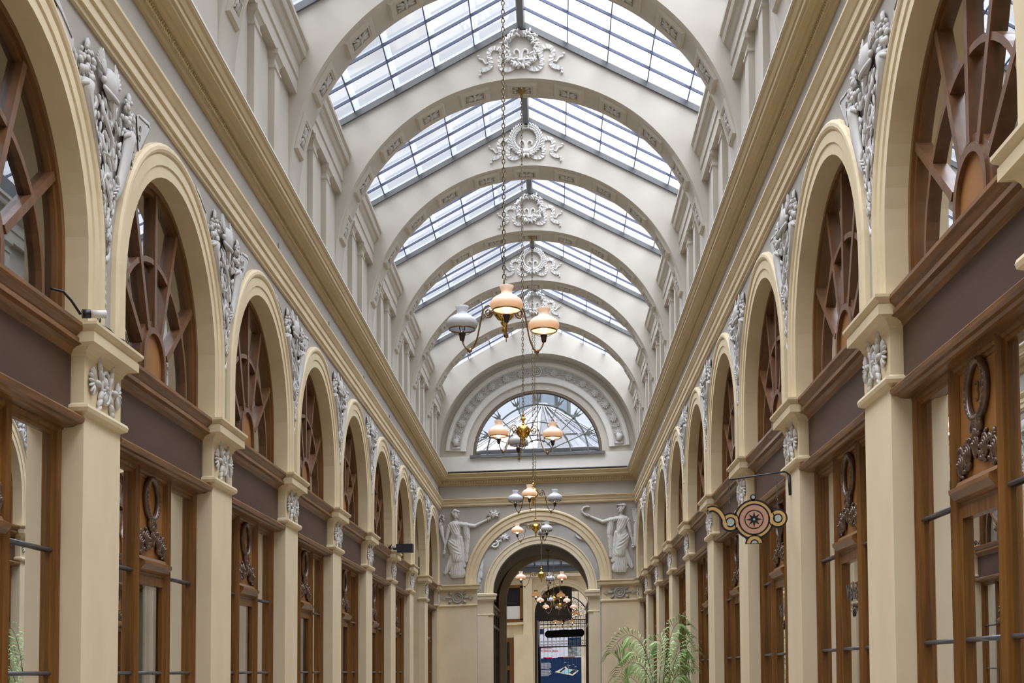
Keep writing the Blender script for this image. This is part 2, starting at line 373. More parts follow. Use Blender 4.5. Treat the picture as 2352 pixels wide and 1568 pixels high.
# ------------------------------------------------------------------ spandrel trophies
def trophy(s):
    """cornucopias, winged helmet on a snake staff, anchor and garland; same look mirrored on both walls"""
    rnd = random.Random(11); 
    def T(a, b, c_):
        lim = B/2-(AA+.212)*(sqrt(max(0, 1-((b-SPR)/(AB+.212))**2)) if b > SPR else 1); lim = max(lim, .02)
        a = max(-lim, min(lim, a-min(.085, c_*2.4)))
        return (fx(s, .004+c_*.62), PW/2+a, b*(1-min(.014, c_*.4)))
    m = MB(T)
    L = []
    def leaf(u_, v_, ln, wd, a, w_=.02): m.ell((u_, v_, w_), (ln/2, wd/2, .014), a, nu=6, nv=5)
    # blades / axe heads behind
    m.prism([(-.76, 3.46), (-.70, 3.46), (-.50, 3.36), (-.50, 3.30), (-.58, 3.28)], 0, .014)
    m.tube([(-.76, 3.45, .014), (-.66, 3.43, .014), (-.51, 3.37, .014)], .008, n=5)
    m.prism([(.51, 3.41), (.56, 3.43), (.74, 3.46), (.76, 3.44), (.60, 3.22), (.55, 3.21), (.53, 3.30)], 0, .016)
    m.tube([(.56, 3.425, .016), (.74, 3.45, .016), (.745, 3.43, .016)], .008, n=5); m.tube([(.74, 3.43, .016), (.59, 3.23, .016)], .008, n=5)
    for hx in ((.58, 3.36), (.57, 3.30)): m.tube([(hx[0]+.018*cos(t), hx[1]+.018*sin(t), .018) for t in [pi*2*i/8 for i in range(8)]], .005, n=4, closed=True)
    # horns
    for sg, rim, mid, tip in ((-1, (-.33, 3.17), (-.29, 3.02), (-.24, 2.86)), (1, (.33, 3.17), (.28, 3.03), (.20, 2.84))):
        m.tube([(rim[0], rim[1]+.05, .05), (rim[0], rim[1], .05), (mid[0], mid[1], .045), (tip[0], tip[1], .035), (tip[0]-sg*.06, tip[1]-.07, .03), (tip[0]-sg*.13, tip[1]-.10, .025)], [.070, .062, .054, .045, .032, .016], n=12)
        m.tube([(rim[0]+.074*cos(t), rim[1]+.02+.02*sin(t)-.015*abs(cos(t)), .055+.045*sin(t)) for t in [pi*i/10 for i in range(11)]], .014, n=6)
        for i in range(4): m.tube([(tip[0]-sg*(.02+.03*i)-.04, tip[1]-.03*i-.01, .05), (tip[0]-sg*(.02+.03*i), tip[1]-.03*i+.01, .07), (tip[0]-sg*(.02+.03*i)+.04, tip[1]-.03*i-.02, .045)], .008, n=5)
        # fruit spilling from the mouth
        for i in range(34):
            du, dv = rnd.uniform(-.10, .10), rnd.uniform(.03, .20); r_ = rnd.uniform(.011, .024)
            m.ell((rim[0]+du*(1.1-dv)+sg*.02*0, rim[1]+dv, .05+rnd.uniform(0, .05)*(1-abs(du)*6)), (r_, r_, r_))
        for i in range(24):
            m.ell((rim[0]-sg*(.02)+rnd.uniform(-.05, .04)+.03, rim[1]+.16+rnd.uniform(0, .09), .03+rnd.uniform(0, .04)), (.014, .014, .014), nu=6, nv=4)
        m.tube([(rim[0]+.02, rim[1]+.22, .03), (rim[0]+.04, rim[1]+.29, .03), (rim[0]+.05, rim[1]+.31, .02)], [.035, .03, .006])
        for i in range(12): leaf(rim[0]+sg*rnd.uniform(.05, .14), rim[1]+rnd.uniform(-.05, .16), .09, .035, rnd.uniform(.5, 2.6), .03)
        for i in range(9): m.ell((rim[0]+sg*(.10+.012*(i % 3)), rim[1]-.05-.022*i, .03), (.014, .012, .014), nu=6, nv=4)
    # winged helmet
    m.ell((.02, 3.36, .06), (.085, .10, .06)); m.tube([(.02+.10*cos(t), 3.315-.03*sin(t), .06+.05*sin(t)) for t in [pi*i/10 for i in range(11)]], .014, n=6)
    for sg in (-1, 1):
        for i in range(6):
            a = pi/2-sg*(.15+.20*i); m.ell((.02+sg*.075+.085*cos(a), 3.385+.075*sin(a), .05), (.078-.005*i, .013, .016), a, nu=6, nv=5)
            m.ell((.02+sg*.075+.05*cos(a), 3.385+.045*sin(a), .065), (.045, .011, .012), a, nu=6, nv=4)
        m.ell((.02+sg*.08, 3.36, .05), (.03, .025, .03))
    # staff with two snakes
    m.tube([(.02, 3.32, .03), (.0, 2.2, .03)], .018, n=8)
    for ph in (0, pi):
        pts = []; rr = []
        for i in range(60):
            t = i/59; v = 3.28-.62*t; amp = .085*(1-.45*t)
            pts.append((.01+amp*sin(ph+t*2*pi*1.75), v, .045+.018*cos(ph+t*2*pi*1.75))); rr.append(.021*(1-.5*t))
        m.tube(pts, rr, n=8)
    # leaves and scrolls around the staff
    for i in range(230):
        v = rnd.uniform(2.5, 3.3); hw = .06+.20*(v-2.5)/.7; u_ = rnd.uniform(-hw, hw)
        if abs(u_) < .03: u_ += .05
        leaf(u_, v, rnd.uniform(.04, .085), rnd.uniform(.016, .028), rnd.uniform(.9, 2.3), rnd.uniform(.02, .062))
    for sg in (-1, 1):
        for v, rr in ((2.93, .035), (2.80, .03), (2.70, .03), (3.02, .03)):
            m.tube([(sg*(.10+.02*(v-2.7))+rr*(1-t)*cos(t*9), v+rr*(1-t)*sin(t*9), .045) for t in [i/14 for i in range(13)]], .009, n=5)
    m.prism([(-.05, 2.90), (.06, 2.90), (.055, 2.80), (.0, 2.76), (-.05, 2.81)], 0, .06); m.ell((0, 2.84, .06), (.025, .02, .02))
    m.ell((0, 2.95, .05), (.06, .012, .04))
    # anchor
    m.tube([(0, 2.75, .03), (0, 2.37, .03)], .016, n=6)
    m.tube([(.085*cos(t), 2.46+.09*sin(t), .03) for t in [pi+pi*i/10 for i in range(11)]], [.008, .013, .017, .02, .022, .023, .022, .02, .017, .013, .008], n=8)
    for sg in (-1, 1): m.ell((sg*.085, 2.50, .03), (.03, .014, .012), pi/2-sg*.4); m.ell((sg*.04, 2.62, .03), (.05, .02, .02), pi/2+sg*.5)
    # falling drops
    for i in range(11):
        v = 2.33-.026*i; m.ell((.008*(-1)**i, v, .02), (.016-.0006*i, .017-.0005*i, .015)); leaf(.018*(-1)**i, v+.01, .034, .013, 1.57+.6*(-1)**i, .015)
    o = m.build('trophy_relief', REL, org=(fx(s, 0), 0, 1.9)); return o
for s in (-1, 1):
    base = trophy(s)
    for k in range(0, KMAX):
        o = base if k == 0 else base.copy()
        if k: col.objects.link(o)
        place(o, fx(s, 0), Y0+B*k, 1.9)
        tag(o, 'grey plaster trophy with snake staff above the %s' % ordw(k, s, 'pilaster'), 'plaster relief', 'plaster trophies between the arches')

# ------------------------------------------------------------------ fanlights
FC = 1.93
def fanlight(s):
    X0 = fx(s, -.1); org = (X0, 0, 1.90); root = empty('window_1', *org)
    def ringband(mb, ra, rb, sb, p0, p1, base=1.90, spr=None, n=24):
        # closed profile swept along an arch ; ra = inner(half width, rise) rb = outer
        pts = []
        for i in range(-1, n+2):
            t = min(max(i, 0), n)*pi/n
            def P(rr): return (rr[0]*cos(t), (spr if 0 <= i <= n else base)+(rr[1]*sin(t) if 0 <= i <= n else 0))
            a, b = P(ra), P(rb)
            pts.append([(fx(s, p0), a[0], a[1]), (fx(s, p1), a[0], a[1]), (fx(s, p1), b[0], b[1]), (fx(s, p0), b[0], b[1])])
        mb.loft(pts)
    m = MB()
    ringband(m, (AA-.04, AB-.04), (AA+.01, AB+.01), 0, -.165, -.105, spr=SPR)
    ringband(m, (AA-.07, AB-.07), (AA-.038, AB-.038), 0, -.165, -.125, spr=SPR)
    m.build('frame', FANW, root, org)
    m = MB()
    ringband(m, (.705, .705), (.74, .74), 0, -.175, -.118, spr=2.03)
    ringband(m, (.195, .195), (.235, .235), 0, -.18, -.11, spr=2.09); ringband(m, (.235, .235), (.275, .275), 0, -.18, -.125, spr=2.09)
    m.build('arched_bar', WOODR, root, org)
    for ang in (40, 68, 90, 112, 140):
        a = math.radians(ang); m = MB()
        d = (cos(a), sin(a)); c0 = (0, 1.97)
        r0 = .36 if ang == 90 else .33
        t = 1.0                                   # to the outer frame
        while t < 1.6:
            px_, pz_ = d[0]*t, 1.97+d[1]*t
            if pz_ > SPR and (px_/(AA-.06))**2+((pz_-SPR)/(AB-.06))**2 >= 1: break
            if pz_ <= SPR and abs(px_) >= AA-.06: break
            t += .01
        w_ = .023; nx, nz_ = -d[1]*w_, d[0]*w_
        m.loft([[(fx(s, p), c0[0]+d[0]*q+sg*nx, c0[1]+d[1]*q+sg*nz_) for p, sg in ((-.175, 1), (-.112, 1), (-.112, -1), (-.175, -1))] for q in (r0, t)])
        m.build('radial_bar', WOODR, root, org)
    m = MB(); q = [(.20, 1.90)]+[(.20*cos(pi*i/16), 2.09+.20*sin(pi*i/16)) for i in range(17)]+[(-.20, 1.90)]
    m.loft([[(fx(s, p), a, h) for a, h in q] for p in (-.17, -.135)]); m.build('tan_panel', PANEL, root, org)
    m = MB(); q = arch_pts(-.04, 1.90); X = fx(s, -.152)
    m.F([m.P((X, a, h)) for a, h in q]); m.build('glass_pane', FGLASS, root, org)
    return root
wn = 1
for s in (-1, 1):
    base = fanlight(s)
    for k in range(KMIN, KMAX):
        if s == -1 and k == 6: continue
        o = base if k == KMIN else copy_tree(base)
        o.name = 'window_%d' % wn; wn += 1
        place(o, fx(s, -.1), Y0+B*k+OC, 1.90)
        tag(o, 'brown fan shaped arched window, %s' % ordw(k, s, 'bay'), 'window', 'fan windows above the shopfronts', 'structure')

# ------------------------------------------------------------------ shopfronts
def shopfront(s):
    X0 = fx(s, -.1); org = (X0, 0, -1.6); root = empty('shopfront', *org); W = OA-.005
    m = MB(); ext_y(m, s, [(-.24, 1.76), (-.07, 1.76), (-.055, 1.785), (-.03, 1.80), (.0, 1.805), (.0, 1.83), (-.015, 1.84), (.012, 1.87), (.022, 1.885), (.022, 1.905), (-.12, 1.925), (-.24, 1.925)], -W, W)
    m.build('upper_ledge', WOODH, root, org)
    m = MB(); ext_y(m, s, [(-.24, 1.43), (-.07, 1.43), (-.07, 1.77), (-.24, 1.77)], -W, W); m.build('fascia_board', BOARD, root, org)
    m = MB(); ext_y(m, s, [(-.24, 1.37), (-.10, 1.372), (-.06, 1.374), (-.045, 1.378), (-.03, 1.387), (-.01, 1.39), (.005, 1.40), (.008, 1.418), (-.005, 1.432), (-.07, 1.44), (-.24, 1.44)], -W, W); m.build('lower_ledge', WOODH, root, org)
    m = MB()
    ext_y(m, s, [(-.16, 1.325), (-.135, 1.325), (-.13, 1.34), (-.12, 1.345), (-.115, 1.36), (-.105, 1.362), (-.105, 1.38), (-.16, 1.38)], -W, W)
    for a, b in ((-W, -.905), (-.365, -.285), (.285, .365), (.905, W)):
        m.loft([[(fx(s, -.17), a, h), (fx(s, -.138), a, h), (fx(s, -.132), a+.010, h), (fx(s, -.118), a+.013, h), (fx(s, -.118), a+.022, h), (fx(s, -.104), a+.028, h), (fx(s, -.098), (a+b)/2, h), (fx(s, -.104), b-.028, h), (fx(s, -.118), b-.013, h), (fx(s, -.118), b-.022, h), (fx(s, -.132), b-.010, h), (fx(s, -.138), b, h), (fx(s, -.17), b, h)] for h in (-1.6, 1.37)])
    m.box(fx(s, -.22), fx(s, -.10), -W, W, -1.6, -1.05)
    for a, b in ((-.285, -.235), (.235, .285)): m.box(fx(s, -.165), fx(s, -.125), a, b, -1.05, .70)
    m.box(fx(s, -.165), fx(s, -.125), -.24, .24, .645, .70)
    m.build('frame', WOOD, root, org)
    m = MB(); m.box(fx(s, -.17), fx(s, -.142), -.29, .29, .78, 1.36); cp = m.build('carved_panel', PANEL, root, org)
    m = MB(); ext_y(m, s, [(-.22, .69), (-.14, .69), (-.13, .72), (-.10, .735), (-.075, .765), (-.075, .785), (-.11, .80), (-.12, .82), (-.22, .82)], -.28, .28); m.build('door_head_moulding', WOODH, root, org)
    # wreath and rose garland
    T = sideT(s, 0, -.143); m = MB(T)
    m.tube([(.128*cos(t), 1.205+.132*sin(t), .018) for t in [2*pi*i/28 for i in range(28)]], .02, n=8, closed=True)
    for i in range(28):
        t = 2*pi*i/28; m.ell((.128*cos(t), 1.205+.132*sin(t), .024), (.022, .014, .018), t+pi/2+.35, nu=6, nv=4)
    m.build('wreath', CARV, cp, org)
    m = MB(T); rnd = random.Random(5)
    for (u_, v_, r_) in ((-.225, .90, .045), (-.10, .935, .045), (.02, .955, .042), (.14, .93, .045), (.24, .895, .042)):
        for q in (1, .66, .34): m.tube([(u_+r_*q*cos(t)*.85, v_+r_*q*1.15*sin(t), .02+.012*(1-q)) for t in [2*pi*i/10 for i in range(10)]], .009, n=5, closed=True)
        m.ell((u_, v_, .03), (.014, .014, .016))
        for i in range(6): t = rnd.uniform(0, 6.3); m.ell((u_+r_*1.15*cos(t), v_+r_*1.35*sin(t), .016), (.024, .011, .012), t+rnd.uniform(-1, 1), nu=6, nv=4)
    for i in range(26):
        u_ = rnd.uniform(-.25, .26); m.ell((u_, .93-.5*u_*u_+rnd.uniform(-.06, .07), .016), (.022, .012, .016), rnd.uniform(0, 3), nu=6, nv=4)
    for i in range(9): m.ell((rnd.uniform(-.10, .12), 1.01+rnd.uniform(-.01, .05), .02), (.034, .014, .018), rnd.uniform(.8, 2.3), nu=6, nv=4)
    m.box(.045, .085, 1.02, 1.065, 0, .03)
    m.build('rose_garland', CARV, cp, org)
    for a, b, z0, z1 in ((-.91, -.36, -1.06, 1.35), (.36, .91, -1.06, 1.35), (-.24, .24, -1.06, .66)):
        m = MB(); X = fx(s, -.150); m.F([m.P(p) for p in ((X, a, z0), (X, b, z0), (X, b, z1), (X, a, z1))]); m.build('glass_pane', SGLASS, root, org)
    for a, b in ((-.91, -.36), (-.24, .24), (.36, .91)):
        for z in (.72, .08, -.55):
            if a == -.24 and z > .5: continue
            m = MB(); m.tube([(fx(s, -.135), a, z), (fx(s, -.135), b, z)], .011, n=8); m.build('glazing_bar', LEAD, root, org)
    return root
SF = {}
for s in (-1, 1):
    base = shopfront(s)
    for k in range(KMIN, KMAX):
        if s == -1 and k == 6: continue
        o = base if k == KMIN else copy_tree(base)
        place(o, fx(s, -.1), Y0+B*k+OC, -1.6); SF[(s, k)] = o
        tag(o, 'brown wooden shopfront with carved wreath over its door, %s' % ordw(k, s, 'bay'), 'shopfront', 'wooden shopfronts along the gallery')

def text(name, body, size, m, parent, loc, rot, ext=.002, align='CENTER'):
    c = bpy.data.curves.new(name, 'FONT'); c.body = body; c.size = size; c.extrude = ext; c.align_x = align; c.materials.append(m)
    c.resolution_u = 4
    tmp = bpy.data.objects.new(name, c); col.objects.link(tmp); dg = bpy.context.evaluated_depsgraph_get()
    me = bpy.data.meshes.new_from_object(tmp.evaluated_get(dg)); bpy.data.objects.remove(tmp); bpy.data.curves.remove(c)
    me.materials.clear(); me.materials.append(m)
    o = bpy.data.objects.new(name, me); col.objects.link(o); o.parent = parent; o.location = loc; o.rotation_euler = rot; return o
DGOLD = mat('faded_gold', (.13, .075, .03), .4, metal=.3)
# numbers and shop lettering face the gallery on the right wall
t = text('house_number', '39', .135, DGOLD, SF[(1, -1)], (-.072+.0, 0, 2.76), (pi/2, 0, -pi/2)); t.location.x = fx(1, -.139)-fx(1, -.1)
for k, sz in ((0, .15), (1, .15)):
    for ch, a, dz in zip('Valen', (-.16, -.085, -.02, .04, .115), (.0, .005, .012, .008, -.005)):
        t = text('shop_lettering', ch, sz*1.1, mat('window_ink', (.10, .09, .075), .5) if 'window_ink' not in bpy.data.materials else bpy.data.materials['window_ink'], SF[(1, k)], (fx(1, -.146)-fx(1, -.1), -a, 1.95+dz+.04), (pi/2, 0, -pi/2), .001)
    T = sideT(1, 0, -.148)
    for v0 in (.30, -.38):
        m = MB(T)
        for i in range(6):
            a = math.radians(38+i*21); q = -1 if i < 3 else 1
            m.tube([(.02*cos(a), v0-.03+.02*sin(a), .002), (.06*cos(a)+.012*q, v0-.03+.07*sin(a), .002), (.10*cos(a), v0-.03+.10*sin(a), .002), (.06*cos(a)-.012*q, v0-.03+.08*sin(a), .002)], .0018, n=4)
        m.build('palm_emblem', BLACK, SF[(1, k)], (fx(1, -.1), 0, -1.6))
T = None

# shop rooms behind the glass
for s in (-1, 1):
    m = MB(); ya, yb = Y0+B*KMIN, Y0+B*KMAX+PW
    x1, x2 = fx(s, -1.7), fx(s, -1.8)
    m.box(x1, x2, ya, yb, -1.6, 3.6)
    m.box(fx(s, -.12), x2, ya, yb, 3.5, 3.6); m.box(fx(s, -.28), x2, ya, yb, 1.80, 1.88); m.box(fx(s, -.12), x2, ya, yb, -1.7, -1.6)
    for k in range(KMIN, KMAX+1):
        y = Y0+B*k; m.box(fx(s, -.12), x2, y+.02, y+PW-.02, -1.6, 3.55)
    o = m.build('wall_shops_'+SIDE[s], ROOM, org=(x1, 0, -1.6)); tag(o, 'grey beige walls of the shop rooms behind the %s shopfronts' % SIDE[s], 'wall', kind='structure')
# open niche of the seventh left bay
m = MB(); y = Y0+B*6; m.box(fx(-1, -1.2), fx(-1, -1.1), y+PW, y+B, -1.6, 3.4); m.box(fx(-1, -1.2), fx(-1, -.1), y+B-.01, y+B+.02, -1.6, 3.4)
tag(m.build('wall_niche', CREAM, org=(fx(-1, -1.1), y, -1.6)), 'cream recess of the open bay at the far left', 'wall', kind='structure')

# curtains
def curtain(s, k, a, b, h1, lab):
    m = MB(); y = Y0+B*k+OC; pts = []
    n = 60; top = []; bot = []
    for i in range(n+1):
        u_ = a+(b-a)*i/n; d = .02*sin(i*.9)+.012*sin(i*.37+1)
        top.append(m.P((fx(s, -.32+d*.6), y+u_, h1))); bot.append(m.P((fx(s, -.32+d), y+u_, -1.5)))
    for i in range(n): m.F((top[i], top[i+1], bot[i+1], bot[i]), True)
    m.tube([(fx(s, -.32), y+a-.03, h1+.01), (fx(s, -.32), y+b+.03, h1+.01)], .008, n=6)
    o = m.build('curtain', CURT, org=(fx(s, -.32), y, -1.6)); tag(o, lab, 'curtain')
curtain(-1, 0, .42, .95, 1.02, 'pinkish white curtain behind the right pane, second shopfront on the left')
curtain(-1, 1, .42, .95, 1.0, 'pinkish white curtain behind the right pane, third shopfront on the left')
curtain(1, 2, -.5, .3, .6, 'white curtain inside the fourth shopfront on the right')

# ------------------------------------------------------------------ cross ribs with coffers
RT = .50
def bound(th):
    """outer outline of a rib in direction th from the arch centre"""
    c_, s_ = cos(th), sin(th); best = 1e9
    if abs(c_) > 1e-6: best = min(best, RAD/abs(c_))
    den = s_+SLOPE*abs(c_); best2 = (APEX+.0-SPZ)/den if den > 1e-6 else 1e9
    return min(best, best2)
def rib(k, coffers=True, T_=RT):
    org = (CX, 0, SPZ); m = MB(); n = 72
    inner = []; outer = []
    corner = atan2(EAVE-SPZ, RAD)
    ths = sorted(set([pi*i/n for i in range(n+1)]+[corner, pi-corner, pi/2]))
    for yy in (0, T_):
        inner.append([m.P((CX+RAD*cos(t), yy, SPZ+RAD*sin(t))) for t in ths]); outer.append([m.P((CX+bound(t)*cos(t), yy, SPZ+bound(t)*sin(t))) for t in ths])
    N = len(ths)
    for i in range(N-1):
        m.F((inner[0][i], inner[0][i+1], outer[0][i+1], outer[0][i])); m.F((inner[1][i], inner[1][i+1], outer[1][i+1], outer[1][i]))
        m.F((inner[0][i], inner[0][i+1], inner[1][i+1], inner[1][i]), True); m.F((outer[0][i], outer[0][i+1], outer[1][i+1], outer[1][i]))
    o = m.build('cross_rib', PALE, org=org); return o
def coffer_meshes():
    # at the crown, hanging down from radius RAD ; local frame origin at arch centre
    def R(hw, hd, d): return [(sx*hw, .25+sy*hd, RAD-d) for sx, sy in ((-1, -1), (1, -1), (1, 1), (-1, 1))]
    m = MB(); m.loft([R(.185, .165, -.02), R(.185, .165, .012), R(.165, .148, .038), R(.128, .112, .038), R(.122, .106, .030), R(.108, .085, .030), R(.105, .082, -.01)], cap=True)
    a = m.build('coffer', PALE, shear=False)
    m = MB()
    for i in range(8):
        t = 2*pi*i/8; m.ell((.055*cos(t), .25+.042*sin(t), RAD-.022), (.045, .018, .016), t, nu=6, nv=5)
    m.ell((0, .25, RAD-.035), (.022, .022, .016))
    for sx in (-1, 1):
        for sy in (-1, 1): m.ell((sx*.075, .25+sy*.05, RAD-.020), (.024, .012, .012), sx*sy*.6, nu=6, nv=4)
    b = m.build('flower', REL, shear=False)
    return a, b
COF, FLO = coffer_meshes()
rib0 = rib(0)
first = True
for k in range(0, 8):
    o = rib0 if k == 0 else rib0.copy()
    if k: col.objects.link(o)
    yk = Y0+B*k+.06
    place(o, CX, yk, SPZ)
    tag(o, 'pale cross rib with coffered underside under the glass roof, %s from the viewer' % ORD[k], 'arch rib', 'pale cross ribs of the roof')
    for j in range(-5, 6):
        if first: c_, d_ = COF, FLO; first = False
        else:
            c_ = COF.copy(); d_ = FLO.copy(); col.objects.link(c_); col.objects.link(d_)
        th = math.radians(15*j); c_.parent = o; d_.parent = c_
        c_.location = (0, 0, K*RAD*sin(th)); c_.rotation_euler = (0, th, 0); d_.location = (0, 0, 0)
# a plain deeper rib against the end wall
m = MB(); n = 60
rings = []
for i in range(n+1):
    t = pi*i/n
    b_ = bound(t); rings.append([(CX+(RAD-.02)*cos(t), 27.08, SPZ+(RAD-.02)*sin(t)), (CX+(RAD-.02)*cos(t), YE, SPZ+(RAD-.02)*sin(t)), (CX+b_*cos(t), YE, SPZ+b_*sin(t)), (CX+b_*cos(t), 27.08, SPZ+b_*sin(t))])
m.loft(rings)
tag(m.build('end_rib', PALE, org=(CX, 27.08, SPZ)), 'plain pale rib framing the half round window at the far end', 'arch rib')

# dark metal angle along the gable of each rib, attic blind windows, wreaths and roof bays
def gable_edge(yy):
    m = MB()
    for sg in (-1, 1):
        a = (CX, APEX-.005); b = (CX+sg*RAD, EAVE-.005)
        m.loft([[(p[0], y_, p[1]+dz) for y_, dz in ((yy-.03, -.075), (yy-.03, 0), (yy+.02, 0), (yy+.02, -.075))] for p in (a, b)])
    return m
def roof_bay():
    """gable glazing of one bay, local y from 0 (rib face) to B"""
    org = (CX, 0, EAVE); root = empty('skylight', *org)
    for sg in (-1, 1):
        m = MB(); m.F([m.P(p) for p in ((CX, 0, APEX+.01), (CX+sg*(RAD+.05), 0, EAVE-.02), (CX+sg*(RAD+.05), B, EAVE-.02), (CX, B, APEX+.01))]); m.build('glass_slope', RGLASS, root, org)
    m = MB(); nb = 7
    for i in range(nb):
        y = B/nb*i+.004
        for sg in (-1, 1):
            m.loft([[(CX+sg*q*RAD, y_, APEX-SLOPE*q*RAD+dz) for y_, dz in ((y-.009, -.032), (y-.009, 0), (y+.009, 0), (y+.009, -.032))] for q in (0, 1.01)])
    m.build('glazing_bars', STEEL, root, org)
    m = MB()
    for sg in (-1, 1):
        for j in range(4):
            q = (.50+.457*j)
            m.loft([[(CX+sg*(q+dx), y, APEX-SLOPE*(q+dx)+dz) for dx, dz in ((-.03, .012), (-.03, .018), (.03, .018), (.03, .012))] for y in (0, B)])
    m.build('pane_overlaps', OVER, root, org)
    m = MB()
    for sg in (-1, 1):
        for j in range(4):
            q = .535+.457*j
            m.loft([[(CX+sg*(q+dx), y, APEX-SLOPE*(q+dx)+dz) for dx, dz in ((-.005, -.004), (-.005, .012), (.005, .012), (.005, -.004))] for y in (0, B)])
    m.build('seam_strips', STEEL, root, org)
    m = MB(); m.loft([[(CX+dx, y, APEX+dz) for dx, dz in ((-.05, -.03), (-.035, -.12), (.035, -.12), (.05, -.03), (0, .03))] for y in (0, B)]); m.build('ridge_beam', ZINC, root, org)
    ge = gable_edge(0).build('gable_angle', ZINC, root, org)
    return root
def attic(s):
    org = (fx(s, 0), 0, 4.33); root = empty('attic_blind_window', *org)
    for a in (.98-.0, .98+.76):
        m = MB()
        m.loft([[(fx(s, -.01), a-q, h), (fx(s, .055+q), a-q, h), (fx(s, .055+q), a+.20+q, h), (fx(s, -.01), a+.20+q, h)] for q, h in ((0, 4.3), (0, 5.36), (.012, 5.37), (.012, 5.39), (0, 5.40), (0, 5.45), (.02, 5.475), (.035, 5.485), (.035, 5.53))])
        m.build('small_pilaster', WHITE if False else PALE, root, org)
    # dark recess between them: frame around a sunk panel
    m = MB(); 
    ext_y(m, s, [(-.01, 5.53), (.075, 5.53), (.075, 5.66), (.09, 5.67), (.09, 5.80), (.11, 5.82), (.13, 5.86), (.155, 5.87), (.165, 5.90), (.165, 5.94), (.19, 5.96), (.19, 6.0), (0, 6.03), (-.01, 6.03)], RT+.06, B+.06)
    m.build('entablature', PALE, root, org)
    m = MB(); ext_y(m, s, [(-.01, 6.03), (.05, 6.03), (.05, EAVE-.03), (-.01, EAVE+.03)], RT+.06, B+.06); m.build('gutter_upstand', ZINC, root, org)
    return root
for k in range(-4, 8):
    if k == -4: rb = roof_bay()
    o = rb if k == -4 else copy_tree(rb)
    place(o, CX, Y0+B*k+.06, EAVE)
    near = ORD[k] if k >= 0 else None
    tag(o, ('white glass roof bay beyond the %s rib from the viewer' % near) if near else 'white glass roof bay overhead before the first rib', 'skylight', 'glass roof bays')
for s in (-1, 1):
    base = attic(s)
    for k in range(0, 8):
        o = base if k == 0 else copy_tree(base)
        place(o, fx(s, 0), Y0+B*k, 4.33)
        tag(o, 'pale blind attic window with paired small pilasters, %s bay beyond first rib, %s side' % (ORD[k], SIDE[s]), 'blind window', 'blind attic windows between the ribs')

# wreath with ribbons
def wreath(kind):
    rnd = random.Random(3+kind); m = MB(endT(0, 0)); zc = 7.15; R_ = .182
    org = (0, 0, 6.8)
    if kind == 0:
        m.tube([(R_*cos(t), zc+R_*1.0*sin(t), .012) for t in [2*pi*i/30 for i in range(30)]], .032, n=8, closed=True)
        for i in range(110):
            t = 2*pi*i/110*3.0; q = rnd.uniform(-.04, .045); m.ell(((R_+q)*cos(t), zc+(R_+q)*sin(t), .03+rnd.uniform(0, .025)), (.032, .014, .014), rnd.uniform(0, pi), nu=6, nv=4)
    else:
        m.tube([(R_*cos(t), zc+R_*sin(t), .010) for t in [2*pi*i/30 for i in range(30)]], .014, n=8, closed=True)
        for i in range(17):
            for sg in (-1, 1):
                a = -pi/2+sg*pi*(i+.3)/17; aa = a+sg*pi/2
                for off, da in ((.030, -.62), (-.024, .62), (.004, 0)):
                    m.ell(((R_+off)*cos(a), zc+(R_+off)*sin(a), .03), (.036, .013, .016), aa+sg*da, nu=6, nv=4)
    for i in range(10): m.ell((.07*cos(i*.63)*1.2, zc-R_-.01+.03*sin(i*.63), .035), (.04, .02, .02), i*.63, nu=6, nv=4)
    for sg in (-1, 1):       # ribbons: flat bands
        path = [(.05, -.20), (.12, -.245), (.19, -.25), (.235, -.21), (.24, -.14), (.22, -.07), (.24, -.01), (.30, .01), (.35, -.01), (.37, -.07), (.345, -.14), (.35, -.20), (.40, -.235), (.46, -.25), (.47, -.29)]
        def smooth(p):
            o_ = []
            for i in range(len(p)-1):
                p0, p1, p2, p3 = p[max(i-1, 0)], p[i], p[i+1], p[min(i+2, len(p)-1)]
                for j in range(5):
                    t = j/5; o_.append(tuple(.5*((2*p1[d])+(-p0[d]+p2[d])*t+(2*p0[d]-5*p1[d]+4*p2[d]-p3[d])*t*t+(-p0[d]+3*p1[d]-3*p2[d]+p3[d])*t**3) for d in (0, 1)))
            o_.append(p[-1]); return o_
        sp = smooth(path)
        rings = []
        for i, (a, b) in enumerate(sp):
            q = sp[min(i+1, len(sp)-1)]; p_ = sp[max(i-1, 0)]; dx, dz = q[0]-p_[0], q[1]-p_[1]; L_ = sqrt(dx*dx+dz*dz) or 1; nx, nz_ = -dz/L_, dx/L_
            w_ = .026*(1 if i < len(sp)-6 else .45); wob = .006*sin(i*1.9)
            rings.append([(sg*(a+nx*w_), zc+b+nz_*w_, 0), (sg*(a+nx*w_), zc+b+nz_*w_, .022+wob), (sg*(a-nx*w_), zc+b-nz_*w_, .022-wob), (sg*(a-nx*w_), zc+b-nz_*w_, 0)])
        m.loft(rings)
        e2 = [(.37, -.16), (.41, -.17), (.44, -.12), (.48, -.11), (.49, -.08)]
        m.tube([(sg*a, zc+b, .012) for a, b in e2], .013, n=5, flat=.8); m.ell((sg*.49, zc-.08, .015), (.018, .018, .014)); m.ell((sg*.47, zc-.30, .015), (.018, .018, .014))
        lp = [(.012, -.15), (.012, -.09), (.02, -.04), (.05, -.015), (.08, -.04), (.075, -.075)]
        sp = smooth(lp)
        m.tube([(sg*a, zc+b, .014) for a, b in sp], .013, n=5, flat=.8)
    return m.build('wreath_relief', REL if False else STAT, org=org)
wr = [wreath(0), wreath(1)]; used = [False, False]
